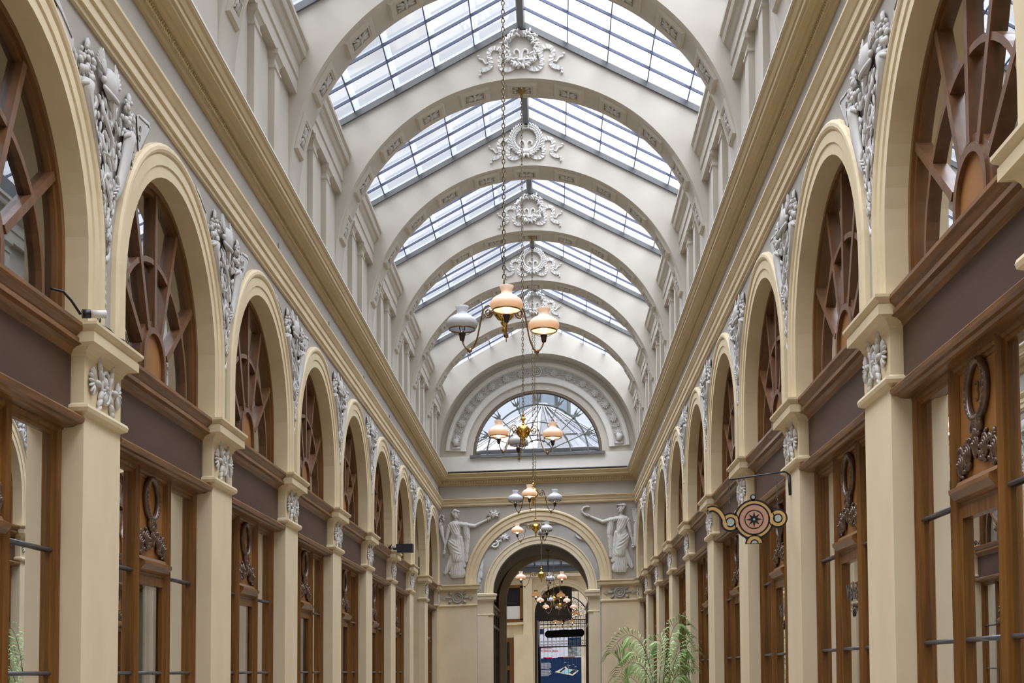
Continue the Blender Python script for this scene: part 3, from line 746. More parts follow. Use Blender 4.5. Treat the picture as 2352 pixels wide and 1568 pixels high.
for k in range(1, 8):
    kd = 0 if k % 2 else 1
    o = wr[kd] if not used[kd] else wr[kd].copy()
    if used[kd]: col.objects.link(o)
    used[kd] = True
    place(o, CX, Y0+B*k+.06, 6.8)
    tag(o, 'white %s wreath with ribbons on the face of the %s rib' % (('rose leaf', 'laurel')[kd], ORD[k]), 'plaster relief', 'white wreaths on the ribs')

# ------------------------------------------------------------------ end wall
SA, SR = 1.93, 1.33
def end_wall(ye, hi, r_, spr, name, mt, x0=fx(-1, 0), x1=fx(1, 0), top=4.12, cx=CX, thick=.3, bottom=-1.6):
    m = MB(); n = 32
    pr = [(cx+r_, bottom), (cx+r_, spr)]+[(cx+r_*cos(pi*i/n), spr+r_*sin(pi*i/n)) for i in range(1, n)]+[(cx-r_, spr), (cx-r_, bottom)]
    for yy in (ye, ye+thick):
        for (a, ha), (b, hb) in zip(pr[1:], pr[2:-1]):
            m.F([m.P(p) for p in ((a, yy, ha), (b, yy, hb), (b, yy, top), (a, yy, top))])
        m.F([m.P(p) for p in ((x0, yy, bottom), (cx-r_, yy, bottom), (cx-r_, yy, top), (x0, yy, top))]); m.F([m.P(p) for p in ((x1, yy, bottom), (cx+r_, yy, bottom), (cx+r_, yy, top), (x1, yy, top))])
    for (a, ha), (b, hb) in zip(pr, pr[1:]):
        m.F([m.P(p) for p in ((a, ye, ha), (b, ye, hb), (b, ye+thick, hb), (a, ye+thick, ha))], True)
    return m.build(name, mt, org=(cx, ye, bottom))
def archiv_x(ye, r_, spr, w_=.25, cx=CX, leg=0., name='trim', mt=CREAM, proj=1.):
    prof = [(0, -.05), (0, .035), (.09, .035), (.10, .05), (.17, .05), (.18, .04), (.20, .07), (.225, .07), (w_, .05), (w_, -.02)]
    m = MB(); n = 48; ts = [(i, pi*i/n) for i in range(n+1)]
    rings = []
    if leg: rings.append([(cx+(r_+ro), ye-p*proj, spr-leg) for ro, p in prof])
    rings += [[(cx+(r_+ro)*cos(t), ye-p*proj, spr+(r_+ro)*sin(t)) for ro, p in prof] for i, t in ts]
    if leg: rings.append([(cx-(r_+ro), ye-p*proj, spr-leg) for ro, p in prof])
    m.loft(rings); return m.build(name, mt, org=(cx, ye, spr))
tag(end_wall(YE, 0, SR, SA, 'wall_end', GREY), 'grey end wall pierced by a tall round arch', 'wall', kind='structure')
tag(archiv_x(YE, SR, SA, name='trim_5'), 'broad cream arch moulding on the end wall between the two statues', 'arch moulding', kind='structure')
m = MB(); m.loft([[(x, YE-p, h) for p, h in STRE] for x in (fx(-1, 0), fx(1, 0))])
tag(m.build('trim_6', CREAM, org=(CX, YE, 3.46)), 'cream string course across the end wall', 'moulding', kind='structure')
m = MB(); m.loft([[(x, YE-p, h) for p, h in COR] for x in (fx(-1, 0), fx(1, 0))])
o = m.build('trim_7', OCHRE, org=(CX, YE, 4.06)); tag(o, 'ochre cornice with dentils across the end wall', 'cornice', kind='structure')
m = MB(); x = fx(-1, .1)
while x < fx(1, .1): m.box(x, x+.03, YE-.095, YE-.03, 4.105, 4.145); x += .055
m.build('dentils', OCHRE, parent=o, org=(CX, YE, 4.06))
m = MB(); m.box(fx(-1, .15), fx(1, .15), YE-.19, YE-.02, 4.335, 4.352); m.build('lead_flashing', ZINC, parent=o, org=(CX, YE, 4.06))
m = MB(); m.box(fx(-1, 0), fx(1, 0), YE, YE+.25, 4.10, 4.70)
tag(m.build('wall_end_ledge', WHITE, org=(CX, YE, 4.1)), 'white band of wall below the half round window', 'wall', kind='structure')
# lunette wall
WR = 1.40
m = MB(); n = 60; sp = 4.70
for yy in (YE+.02, YE+.25):
    ths = sorted(set([pi*i/n for i in range(n+1)]+[atan2(EAVE-sp, RAD), pi-atan2(EAVE-sp, RAD)]))
    def bnd(t):
        c_, s_ = cos(t), sin(t); b1 = RAD/abs(c_) if abs(c_) > 1e-6 else 1e9; return min(b1, (APEX-sp)/(s_+SLOPE*abs(c_)) if s_+SLOPE*abs(c_) > 1e-6 else 1e9)
    I = [m.P((CX+WR*cos(t), yy, sp+WR*sin(t))) for t in ths]; O = [m.P((CX+bnd(t)*cos(t), yy, sp+bnd(t)*sin(t))) for t in ths]
    for i in range(len(ths)-1): m.F((I[i], I[i+1], O[i+1], O[i]))
for i in range(n):
    a, b = pi*i/n, pi*(i+1)/n
    m.F([m.P(p) for p in ((CX+WR*cos(a), YE+.02, sp+WR*sin(a)), (CX+WR*cos(b), YE+.02, sp+WR*sin(b)), (CX+WR*cos(b), YE+.25, sp+WR*sin(b)), (CX+WR*cos(a), YE+.25, sp+WR*sin(a)))], True)
tag(m.build('wall_end_lunette', PALE, org=(CX, YE, 4.7)), 'pale end wall around the half round window', 'wall', kind='structure')
# white floral hood
h0 = 4.82; prof = [(1.55, 0), (1.55, .05), (1.57, .06), (1.665, .06), (1.675, .035), (1.90, .035), (1.91, .06), (1.95, .07), (1.99, .06), (1.99, 0)]
a0 = math.asin((h0-4.70)/1.77)
m = MB(); m.loft([[(CX+q*cos(t), YE+.02-p, 4.70+q*sin(t)) for q, p in prof] for t in [a0+(pi-2*a0)*i/60 for i in range(61)]])
hood = m.build('window_hood', WHITE, org=(CX, YE, 4.7)); tag(hood, 'white arched band with flower garland around the half round window', 'window surround')
m = MB(); m.loft([[(CX+q*cos(t), YE+.02-p, 4.70+q*sin(t)) for q, p in ((1.685, .02), (1.685, .038), (1.89, .038), (1.89, .02))] for t in [a0+.02+(pi-2*a0-.04)*i/60 for i in range(61)]])
m.build('grey_band', mat('band_grey', (.47, .46, .43), .7), parent=hood, org=(CX, YE, 4.7))
m = MB(endT(CX, YE-.015)); rnd = random.Random(9)
m.tube([(.085*cos(t), 6.49+.10*sin(t), .02) for t in [2*pi*i/20 for i in range(20)]], .018, closed=True, n=6); m.tube([(.045*cos(t), 6.49+.055*sin(t), .02) for t in [2*pi*i/20 for i in range(20)]], .012, closed=True, n=6); m.ell((0, 6.49, .03), (.02, .02, .02))
for sg in (-1, 1):
    for i in range(7):
        t = math.radians(90-sg*(11.5+11*i)); c_ = (1.79*cos(t), 4.70+1.79*sin(t))
        for j in range(10):
            a = 2*pi*j/10; m.ell((c_[0]+.055*cos(a), c_[1]+.055*sin(a), .028), (.034, .02, .02), a, nu=6, nv=4)
        for j in range(6):
            a = 2*pi*j/6; m.ell((c_[0]+.022*cos(a), c_[1]+.022*sin(a), .045), (.018, .016, .014), a, nu=6, nv=4)
        m.ell((c_[0], c_[1], .052), (.014, .014, .014))
        for j in range(4):
            t2 = t+sg*math.radians(5.5); q = 1.79+(-.07, .07, -.04, .04)[j]
            m.tube([(q*cos(t2)+.025*cos(v), 4.70+q*sin(t2)+.025*sin(v), .012) for v in [i2*.9+j for i2 in range(6)]], .009, n=4)
        t3 = [t+sg*math.radians(11*q/6) for q in range(7)]
        m.tube([((1.79+.02*sin(q*1.2))*cos(v), 4.70+(1.79+.02*sin(q*1.2))*sin(v), .015) for q, v in enumerate(t3)], .009, n=5)
    t = math.radians(90-sg*84.5)
    m.tube([(1.79*cos(t)+0, 4.70+.36, .02), (sg*1.76, 4.98, .03), (sg*1.76, 4.92, .03)], [.085, .06, .05], n=8); m.ell((sg*1.76, 4.88, .02), (.10, .03, .03))
m.build('flower_garland', STAT, parent=hood, org=(CX, YE, 4.7))
# lunette window with iron grille
org = (CX, YE+.05, 4.70); root = empty('window_30', *org)
tag(root, 'half round end window with a green grey iron grille of tridents', 'window', kind='structure')
m = MB(); rings = []
m.loft([[(CX+q*cos(t), yy, 4.70+q*sin(t)) for q, yy in ((WR+.01, YE+.03), (WR-.05, YE+.03), (WR-.05, YE+.14), (WR+.01, YE+.14))] for t in [pi*i/48 for i in range(49)]])
m.build('frame', mat('window_frame_brown', (.16, .115, .08), .5), root, org)
m = MB(); m.box(CX-WR-.06, CX+WR+.06, YE-.06, YE+.14, 4.655, 4.715); m.build('sill', ZINC, root, org)
m = MB(endT(CX, YE+.10)); c0 = 4.70
def arcp(r_, a, b, n=30, w_=0): return [(r_*cos(a+(b-a)*i/n), c0+r_*sin(a+(b-a)*i/n), w_) for i in range(n+1)]
m.tube(arcp(1.10, 0, pi, 60), .020, n=6); m.tube(arcp(.72, 0, pi, 40), .015, n=6); m.tube(arcp(.33, 0, pi, 20), .016, n=6); m.tube(arcp(1.34, 0, pi, 60), .009, n=5)
for i in range(7):
    a = math.radians(22.5*(i+1)); d = (cos(a), sin(a)); nn = (-sin(a), cos(a))
    def Q(t, q): return (d[0]*t+nn[0]*q, c0+d[1]*t+nn[1]*q, 0)
    m.tube([Q(.33, 0), Q(1.10, 0)], .013, n=6)
    m.tube([Q(1.10, 0), Q(1.36, 0)], [.012, .008], n=5)
    for q in (-1, 1): m.tube([Q(1.16, 0), Q(1.19, q*.05), Q(1.25, q*.06), Q(1.35, q*.085)], [.012, .012, .011, .004], n=5)
    m.prism([Q(1.13, 0)[:2], Q(1.19, .055)[:2], Q(1.28, .05)[:2], Q(1.21, .02)[:2], Q(1.30, 0)[:2], Q(1.21, -.02)[:2], Q(1.28, -.05)[:2], Q(1.19, -.055)[:2]], -.012, .012)
    m.ell(Q(1.11, 0), (.035, .035, .03)); m.ell(Q(.72, 0), (.022, .022, .02)); m.ell(Q(.33, 0), (.035, .035, .03)); m.ell(Q(.43, 0), (.055, .02, .02), a)
m.build('iron_grille', IRONG, root, org)
m = MB(); m.F([m.P((CX+(WR-.03)*cos(pi*i/40), YE+.12, 4.70+(WR-.03)*sin(pi*i/40))) for i in range(41)]); m.build('glass_pane', NET, root, org)

# end wall pilasters
for sg in (-1, 1):
    xa, xb = (fx(-1, 0), fx(-1, 0)+.80) if sg < 0 else (fx(1, 0)-.78, fx(1, 0))
    cxp = (xa+xb)/2; root = empty('end_pilaster', cxp, YE, -1.6); org = (cxp, YE, -1.6)
    def rg(q, h): return [(xa-(q if sg > 0 else 0), YE+.05, h), (xa-(q if sg > 0 else 0), YE-.10-q, h), (xb+(q if sg < 0 else 0), YE-.10-q, h), (xb+(q if sg < 0 else 0), YE+.05, h)]
    m = MB(); m.loft([rg(q, h) for q, h in ((.04, -1.6), (.04, -1.35), (0, -1.32), (0, 1.445))]); m.build('shaft', SHAFT, root, org)
    m = MB(); m.loft([rg(q, h) for q, h in ((0, 1.44), (.022, 1.455), (.03, 1.475), (.022, 1.497), (0, 1.505), (0, 1.775), (.01, 1.78), (.03, 1.81), (.078, 1.82), (.078, 1.862), (.074, 1.875), (.098, 1.897), (.098, 1.92), (-.01, 1.93))]); m.build('capital', CREAM, root, org)
    m = MB(endT(cxp, YE-.10)); zc = 1.645
    for r_, w_ in ((.105, .022), (.062, .016)): m.tube([(r_*cos(t), zc+r_*sin(t), .012) for t in [2*pi*i/20 for i in range(20)]], w_, closed=True, n=6)
    m.ell((0, zc, .02), (.02, .02, .02))
    for q in (-1, 1):
        m.tube([(q*.11, zc, .012), (q*.3, zc, .012)], .012, n=5); m.ell((q*.19, zc, .02), (.06, .025, .02)); m.prism([(q*.27, zc-.055), (q*.345, zc), (q*.27, zc+.055), (q*.25, zc)], 0, .025)
        for q2 in (-1, 1): m.ell((q*.155, zc+q2*.09, .018), (.05, .032, .018), q*q2*.6); m.ell((q*.16, zc+q2*.095, .03), (.02, .02, .015))
    m.build('rosette', mat('grey_rosette_paint', (.40, .385, .36), .6) if sg < 0 else bpy.data.materials['grey_rosette_paint'], root, org)
    tag(root, 'wide cream pilaster of the end wall, %s of the arch' % SIDE[sg], 'pilaster')

# statues: bas-relief figures carved as one surface each
def statue(mirror, name, label):
    caps = []
    def cap(a, b, ra, rb, h): caps.append((a, b, ra, rb, h))
    sg = 1
    # coordinates for the left figure, metres from its own axis (x right, z height)
    cap((.0, 1.40), (.0, 1.33), .07, .062, .09)        # head
    cap((.0, 1.26), (.0, 1.20), .04, .05, .05)         # neck
    cap((-.10, 1.15), (.12, 1.15), .065, .06, .07)     # shoulders
    cap((-.02, 1.12), (.0, .90), .125, .10, .085)      # chest
    cap((.0, .92), (-.03, .72), .105, .15, .09)        # waist to hips
    cap((-.03, .74), (.03, .40), .155, .13, .10)       # thighs under drapery
    cap((.04, .44), (.02, .10), .12, .16, .075)        # lower drapery
    cap((-.06, .46), (-.22, .12), .09, .05, .05)       # trailing leg cloth
    cap((.06, .30), (.13, .08), .10, .09, .05)
    cap((-.13, .10), (-.02, .03), .03, .022, .04); cap((.0, .06), (.10, .03), .03, .022, .04)   # feet
    cap((.12, 1.15), (.40, 1.10), .055, .045, .06)     # outstretched arm
    cap((.40, 1.10), (.66, 1.22), .042, .028, .05)
    cap((.66, 1.22), (.72, 1.26), .026, .02, .045)
    cap((-.14, 1.12), (-.20, .86), .055, .042, .06)    # hanging arm
    cap((-.20, .86), (-.25, .62), .04, .024, .05)
    cap((-.25, .62), (-.25, .53), .024, .016, .045)
    cap((.22, 1.12), (.24, .85), .075, .07, .055)      # cloak falling from the arm
    cap((.24, .85), (.22, .35), .065, .045, .05); cap((.10, .85), (.16, .25), .06, .07, .05)
    if not mirror:
        cap((-.32, 1.10), (-.24, .72), .055, .02, .05)  # horn
        random.seed(2)
        for i in range(16): a = (random.uniform(-.40, -.26), random.uniform(1.08, 1.34)); cap(a, (a[0]+random.uniform(-.03, .03), a[1]+.03), .025, .014, .06)
        for i in range(22):
            a = random.uniform(0, 6.28); q = random.uniform(.6, 1); cap((.82+.05*cos(a), 1.33+.03*sin(a)), (.82+.16*q*cos(a), 1.33+.12*q*sin(a)), .026, .008, .04+.03*random.random())
        cap((.82, 1.32), (.83, 1.33), .05, .05, .05); cap((.72, 1.26), (.64, 1.14), .012, .004, .03)
        cap((-.02, 1.45), (.06, 1.42), .04, .03, .10); cap((-.07, 1.40), (-.06, 1.36), .035, .03, .08)
    else:
        cap((-.33, 1.08), (-.31, .58), .055, .055, .045)
        for i in range(9): cap((-.36+.011*i, 1.08), (-.40+.022*i, 1.36), .012, .010, .045)
        cap((-.06, 1.44), (.09, 1.45), .045, .012, .10); cap((-.07, 1.42), (-.09, 1.44), .03, .03, .09)
        pts = [(.70, 1.25), (.77, 1.265), (.825, 1.31), (.835, 1.37), (.80, 1.42), (.74, 1.44), (.69, 1.43)]
        for a, b in zip(pts, pts[1:]): cap(a, b, .03, .022, .05)
    step = .0085; X0_, X1_, Z0_, Z1_ = -.46, 1.0, 0.0, 1.62
    nx, nz_ = int((X1_-X0_)/step), int((Z1_-Z0_)/step)
    m = MB(); idx = {}
    def hgt(x, z):
        w_ = 0
        for a, b, ra, rb, h in caps:
            dx, dz = b[0]-a[0], b[1]-a[1]; L2 = dx*dx+dz*dz or 1e-9
            t = max(0, min(1, ((x-a[0])*dx+(z-a[1])*dz)/L2)); r_ = ra+(rb-ra)*t
            d2 = ((x-a[0]-dx*t)**2+(z-a[1]-dz*t)**2)/(r_*r_)
            if d2 < 1: w_ = max(w_, h*sqrt(1-d2))
        return w_
    for i in range(nx+1):
        for j in range(nz_+1):
            x, z = X0_+i*step, Z0_+j*step; w_ = hgt(x, z)
            if w_ > 0:
                cloth = -.30 < x < .34 and z < 1.14 and not (x > .30 and z > 1.05) and not (x < -.17 and z > .5)
                if cloth:
                    amp = .009
                    if x > .15 and z > .3: ph = x*150+3*sin(z*26)+1.5*sin(z*61)
                    elif z > .95: ph = (x-.5*(1.2-z))*120
                    elif z > .84: ph = (z+.15*sin(x*9))*170
                    elif z > .50 and x < .12-.5*(z-.5): ph = (z+.55*x-1.6*x*x)*85; amp = .007
                    else: ph = (x+.30*(.8-z)*(x+.35)+.03*sin(z*9))*135+1.2*sin(z*17+x*20)
                    amp *= .6+.4*sin(z*23+x*31)
                    w_ += amp*sin(ph)*min(1, w_/.03)
                sx = (-x if mirror else x); idx[(i, j)] = m.P((sx, -w_, z))
    for (i, j), a in list(idx.items()):
        if (i+1, j) in idx and (i, j+1) in idx and (i+1, j+1) in idx: m.F((a, idx[(i+1, j)], idx[(i+1, j+1)], idx[(i, j+1)]), True)
    # rim down to the wall
    cnt = {}
    for fc in m.f:
        for a, b in zip(fc, fc[1:]+fc[:1]): cnt[tuple(sorted((a, b)))] = cnt.get(tuple(sorted((a, b))), 0)+1
    back = {}
    for (a, b), n_ in cnt.items():
        if n_ == 1:
            for q in (a, b):
                if q not in back: back[q] = m.P((m.v[q][0], .005, m.v[q][2]))
            m.F((a, b, back[b], back[a]))
    o = m.build(name, STAT, org=(0, 0, 0)); return o
def put_statue(mirror, x, label):
    o = statue(mirror, 'statue_relief', label); place(o, x, YE, 2.08); tag(o, label, 'plaster statue')
    m = MB(endT(0, 0)); s_ = -1 if mirror else 1
    # face: brow, eye, nose, lips, ear and hair, seen turned towards the arch
    m.ell((s_*.055, 1.375, .06), (.018, .02, .02)); m.ell((s_*.073, 1.36, .045), (.012, .02, .016)); m.ell((s_*.058, 1.325, .055), (.014, .006, .014)); m.ell((s_*.055, 1.313, .053), (.012, .006, .012)); m.ell((s_*.045, 1.295, .05), (.018, .014, .02))
    m.ell((s_*.035, 1.372, .082), (.012, .005, .006)); m.ell((-s_*.02, 1.36, .085), (.01, .016, .01))
    m.build('face', STAT, o, (0, 0, 0))
    m = MB(endT(0, 0)); rn = random.Random(4)
    for i in range(40):
        a = rn.uniform(.9, 4.2); m.ell((s_*(-.005+.06*cos(a)), 1.395+.055*sin(a), .055+rn.uniform(0, .03)), (.018, .014, .014), rn.uniform(0, 3), nu=6, nv=4)
    m.build('hair', STAT, o, (0, 0, 0))
    m = MB(endT(0, 0))          # hands with fingers
    hx, hz = s_*.71, 1.25
    for i in range(4): m.tube([(hx+s_*.0, hz-.01+.012*i, .045), (hx+s_*.03, hz-.012+.012*i, .06), (hx+s_*.045, hz-.018+.012*i, .045)], [.007, .007, .005], n=5)
    m.tube([(hx-s_*.01, hz-.02, .05), (hx+s_*.015, hz-.035, .055)], [.008, .006], n=5)
    m.ell((hx-s_*.01, hz, .045), (.025, .022, .014)); m.build('hand', STAT, o, (0, 0, 0)); m = MB(endT(0, 0)); m.ell((-s_*.245, .575, .042), (.022, .03, .014))
    for i in range(4): m.tube([(-s_*(.26-.012*i), .56, .045), (-s_*(.265-.010*i), .52-.006*(i % 3), .05), (-s_*(.255-.010*i), .495, .04)], [.007, .006, .004], n=5)
    m.tube([(-s_*.225, .57, .05), (-s_*.215, .53, .055)], [.008, .005], n=5)
    m.build('hand', STAT, o, (0, 0, 0))
put_statue(False, -2.12, 'plaster woman in draped robe holding out flowers, left of the end arch')
put_statue(True, 1.44, 'plaster woman in draped robe holding a sickle, right of the end arch')
#PART2
# ------------------------------------------------------------------ crossing bay behind the end arch, passage, court, street gate
y1, y2 = YE+.3, 32.3
for s, nm in ((-1, 'wall_crossing_left'), (1, 'wall_crossing_right')):
    m = MB(); m.box(fx(s, 0), fx(s, -.25), y1, y2, -1.6, 4.6)
    tag(m.build(nm, GREY, org=(fx(s, 0), y1, -1.6)), 'grey %s side wall of the small bay behind the end arch' % SIDE[s], 'wall', kind='structure')
tag(end_wall(y2, 0, 1.2, 2.03, 'wall_inner', GREY, top=4.6), 'grey wall with the second, narrower arch', 'wall', kind='structure')
tag(archiv_x(y2, 1.2, 2.03, w_=.21, name='trim_8'), 'cream moulding of the second arch, seen inside the first', 'arch moulding', kind='structure')
m = MB(); m.loft([[(x, y2-p, h+.10) for p, h in STRE] for x in (fx(-1, 0), fx(1, 0))])
tag(m.build('trim_9', CREAM, org=(CX, y2, 3.46)), 'cream string course above the second arch', 'moulding', kind='structure')
for sg in (-1, 1):
    xa, xb = (fx(-1, 0), CX-1.2+.0) if sg < 0 else (CX+1.2, fx(1, 0))
    cxp = (xa+xb)/2; root = empty('inner_pilaster', cxp, y2, -1.6); org = (cxp, y2, -1.6)
    def rg(q, h): return [(xa-(q if sg > 0 else 0), y2+.05, h), (xa-(q if sg > 0 else 0), y2-.07-q, h), (xb+(q if sg < 0 else 0), y2-.07-q, h), (xb+(q if sg < 0 else 0), y2+.05, h)]
    m = MB(); m.loft([rg(q, h) for q, h in ((0, -1.6), (0, 1.445))]); m.box(xa+(.12 if sg > 0 else .45), xb-(.45 if sg > 0 else .12), y2-.11, y2-.05, -1.6, 1.445); m.build('shaft', SHAFT, root, org)
    m = MB(); m.loft([rg(q, h) for q, h in ((0, 1.44), (.022, 1.455), (.03, 1.475), (.022, 1.497), (0, 1.505), (0, 1.82), (.03, 1.85), (.078, 1.86), (.078, 1.93), (.098, 1.95), (.098, 2.0), (-.01, 2.03))]); m.build('capital', CREAM, root, org)
    tag(root, 'cream pilaster of the second arch, %s of the opening' % SIDE[sg], 'pilaster')
for mir, x, lab in ((False, -2.08, 'plaster woman on the inner wall, mostly hidden by the end arch, left'), (True, 1.38, 'plaster woman on the inner wall, mostly hidden by the end arch, right')):
    src = [o for o in col.objects if o.name.startswith('statue_relief') and not o.parent][1 if mir else 0]
    o = copy_tree(src); place(o, x, y2, 2.08); tag(o, lab, 'plaster statue')
m = MB(endT(-1.50, y2)); m.tube([(.085*cos(t), 3.26+.085*sin(t), .03) for t in [2*pi*i/20 for i in range(20)]], .026, closed=True, n=6)
for i in range(40): a = 2*pi*i/40; m.ell((.085*cos(a), 3.26+.085*sin(a), .045), (.02, .01, .012), a+1.0+(i % 2), nu=5, nv=4)
tag(m.build('small_wreath', STAT, org=(-1.5, y2, 3.2)), 'small plaster wreath on the inner wall, seen through the end arch', 'plaster relief')
# glass lantern roof over the crossing bay (seen through the half round window)
root = empty('lantern_roof', CX, y1, 4.6); org = (CX, y1, 4.6); ax = (CX+.08, 29.9, 6.25)
base = [(fx(-1, .1), y1-.05), (fx(1, -.1), y1-.05), (fx(1, -.1), y2+.1), (fx(-1, -.1), y2+.1)]
m = MB(); n = 24
rim = []
for i in range(n):
    t = 2*pi*i/n; c_, s_ = cos(t), sin(t); q = 1/max(abs(c_), abs(s_)); rim.append((CX+2.1*c_*min(q, 1.18), 30.07+2.15*s_*min(q, 1.18), 4.85))
for i in range(n): m.F([m.P(p) for p in (rim[i], rim[(i+1) % n], (ax[0]+.08*cos(2*pi*(i+1)/n), ax[1]+.08*sin(2*pi*(i+1)/n), ax[2]), (ax[0]+.08*cos(2*pi*i/n), ax[1]+.08*sin(2*pi*i/n), ax[2]))])
for i in range(n): m.F([m.P(p) for p in (rim[i], rim[(i+1) % n], (rim[(i+1) % n][0], rim[(i+1) % n][1], 4.6), (rim[i][0], rim[i][1], 4.6))])
LGL = glass('lantern_glass', (.60, .63, .69), .5, .2, frost=.04)
m.build('glass_cone', LGL, root, org)
m = MB()
N2 = 36
for i in range(N2):
    t = i/N2*n; a, b = rim[int(t)], rim[(int(t)+1) % n]; q = t-int(t)
    m.tube([tuple(a[d]+(b[d]-a[d])*q+(0, 0, .03)[d] for d in range(3)), (ax[0]+.1*cos(2*pi*i/N2), ax[1]+.1*sin(2*pi*i/N2), ax[2]+.03)], .016, n=4, sm=False)
for z_ in (.3, .62):
    m.tube([tuple(r0[d]+(ax[d]-r0[d])*z_+(0, 0, .03)[d] for d in range(3)) for r0 in rim], .012, n=4, closed=True)
m.tube(rim, .05, n=6, closed=True)
m.build('lead_ribs', mat('grey_lantern_bar', (.17, .17, .18), .6), root, org)  # one even grey for all the lantern bars
tag(root, 'conical glazed lantern roof seen through the half round window', 'glass roof')
m = MB(); m.box(fx(-1, -.3), fx(1, -.3), y1, y1+.12, 4.5, 4.75); m.box(fx(-1, -.3), fx(1, -.3), y2, y2+.3, 4.5, 4.75)
m.build('kerb', ZINC, root, org)
# distant house above the roofs
root = empty('distant_house', -.3, 46, 5); org = (-.3, 46, 5)
m = MB(); m.box(-1.25, .62, 46, 50, 2, 14); m.box(-1.4, .8, 45.8, 46, 9.05, 9.2); m.box(-1.4, .8, 45.75, 46, 8.35, 8.5)
m.build('facade', FARB, root, org)
for x in (-.98, -.20, .28):
    m = MB(); m.box(x-.24 if x < 0 else x-.16, x+.24 if x < 0 else x+.2, 45.93, 46.02, 9.3, 11.2); m.build('house_window', mat('dim_window_%d' % int(x*100), (.20, .24, .27), .2), root, org)
tag(root, 'pale house front above the lantern, seen through the half round window', 'building')

# vaulted passage
CP = -.25
m = MB(); rr = []
n = 24
for yy in (y2+.28, 36.5):
    rr.append([m.P((CX+1.32*cos(pi*i/n), yy, 2.0+1.32*sin(pi*i/n))) for i in range(n+1)])
for i in range(n): m.F((rr[0][i], rr[0][i+1], rr[1][i+1], rr[1][i]), True)
DARKC = mat('dark_brown_plaster', (.13, .10, .07), .8)  # one even dark brown for vault, passage and porch
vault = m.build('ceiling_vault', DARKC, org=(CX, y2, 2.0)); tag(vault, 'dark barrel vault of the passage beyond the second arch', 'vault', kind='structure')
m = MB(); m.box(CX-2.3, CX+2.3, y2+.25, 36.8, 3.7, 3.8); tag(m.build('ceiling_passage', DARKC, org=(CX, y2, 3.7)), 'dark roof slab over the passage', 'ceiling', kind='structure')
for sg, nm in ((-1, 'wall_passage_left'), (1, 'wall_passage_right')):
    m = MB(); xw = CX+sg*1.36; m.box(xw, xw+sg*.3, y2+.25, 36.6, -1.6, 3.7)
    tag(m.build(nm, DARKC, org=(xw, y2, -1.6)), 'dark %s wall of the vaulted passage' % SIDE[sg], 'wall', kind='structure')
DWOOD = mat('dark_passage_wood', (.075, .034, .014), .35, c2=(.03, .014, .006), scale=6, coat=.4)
for sg in (-1, 1):
    xw = CX+sg*1.36; root = empty('dark_shop_window', xw, 34.5, -1.6); org = (xw, 34.5, -1.6); d = -sg
    m = MB()
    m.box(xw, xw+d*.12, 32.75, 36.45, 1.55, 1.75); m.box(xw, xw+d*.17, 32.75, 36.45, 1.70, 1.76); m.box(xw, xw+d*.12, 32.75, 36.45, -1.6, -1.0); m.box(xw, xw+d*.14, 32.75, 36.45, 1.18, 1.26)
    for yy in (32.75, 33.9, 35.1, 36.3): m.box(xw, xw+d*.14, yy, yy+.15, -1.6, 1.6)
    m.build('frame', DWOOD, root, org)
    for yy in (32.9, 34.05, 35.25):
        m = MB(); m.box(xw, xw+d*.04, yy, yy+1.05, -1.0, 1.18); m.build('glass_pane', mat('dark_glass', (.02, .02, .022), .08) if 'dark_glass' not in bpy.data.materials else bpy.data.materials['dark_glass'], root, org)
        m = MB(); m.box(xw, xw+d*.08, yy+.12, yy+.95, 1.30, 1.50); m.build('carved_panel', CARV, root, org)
    tag(root, 'dark wooden shop window on the %s of the vaulted passage' % SIDE[sg], 'shop window')
tag(end_wall(36.55, 0, 1.2, 2.03, 'wall_passage_end', DARKC, x0=CX-1.7, x1=CX+1.9, top=3.75, cx=CP+.07), 'dark wall with the arch that opens from the passage to the court', 'wall', kind='structure')
tag(archiv_x(36.55, 1.19, 2.03, w_=.06, cx=CP+.07, name='trim_40', leg=3.6, proj=.5), 'thin cream edge of the arch at the end of the dark passage', 'arch moulding', kind='structure')

# court
YC = 44
m = MB(); AC, AR_, AS = .26, .95, 1.98; n = 24
tag(end_wall(YC, 0, AR_, AS, 'wall_court', CREAM, x0=-2.6, x1=2.6, top=3.42, cx=AC), 'cream wall of the court with an arch and a window', 'wall', kind='structure')
tag(archiv_x(YC, AR_, AS, w_=.15, cx=AC, name='trim_41', leg=3.5, proj=.8), 'narrow cream moulding of the court arch', 'arch moulding', kind='structure')
for sg, nm in ((-1, 'wall_court_left'), (1, 'wall_court_right')):
    m = MB(); m.box(sg*2.6, sg*2.8, 36.8, YC, -1.6, 3.6); tag(m.build(nm, CREAM, org=(sg*2.6, 36.8, -1.6)), 'cream %s side wall of the court' % SIDE[sg], 'wall', kind='structure')
m = MB(); m.box(-1.08, -.77, YC-.10, YC, 1.29, 3.22); m.box(-1.40, -.75, YC-.14, YC, -1.6, 1.29); m.box(-2.6, 2.6, YC-.12, YC, 3.24, 3.34)
tag(m.build('court_pier', SHAFT, org=(-.9, YC, -1.6)), 'cream pier and blocks to the left of the court arch', 'pier')
org = (-1.4, YC, 1.74); root = empty('window_31', *org)
m = MB(); m.box(-1.72, -1.08, YC-.08, YC, 1.74, 1.84); m.box(-1.72, -1.08, YC-.08, YC, 2.9, 3.0); m.box(-1.19, -1.09, YC-.08, YC, 1.8, 2.95); m.box(-1.8, -1.66, YC-.08, YC, 1.8, 2.95); m.build('frame', WOOD, root, org)
m = MB(); m.box(-1.68, -1.18, YC-.03, YC, 1.84, 2.28); m.build('white_blind', WHITE, root, org)
m = MB(); m.box(-1.68, -1.18, YC-.03, YC, 2.28, 2.90); m.build('glass_pane', bpy.data.materials['dark_glass'], root, org)
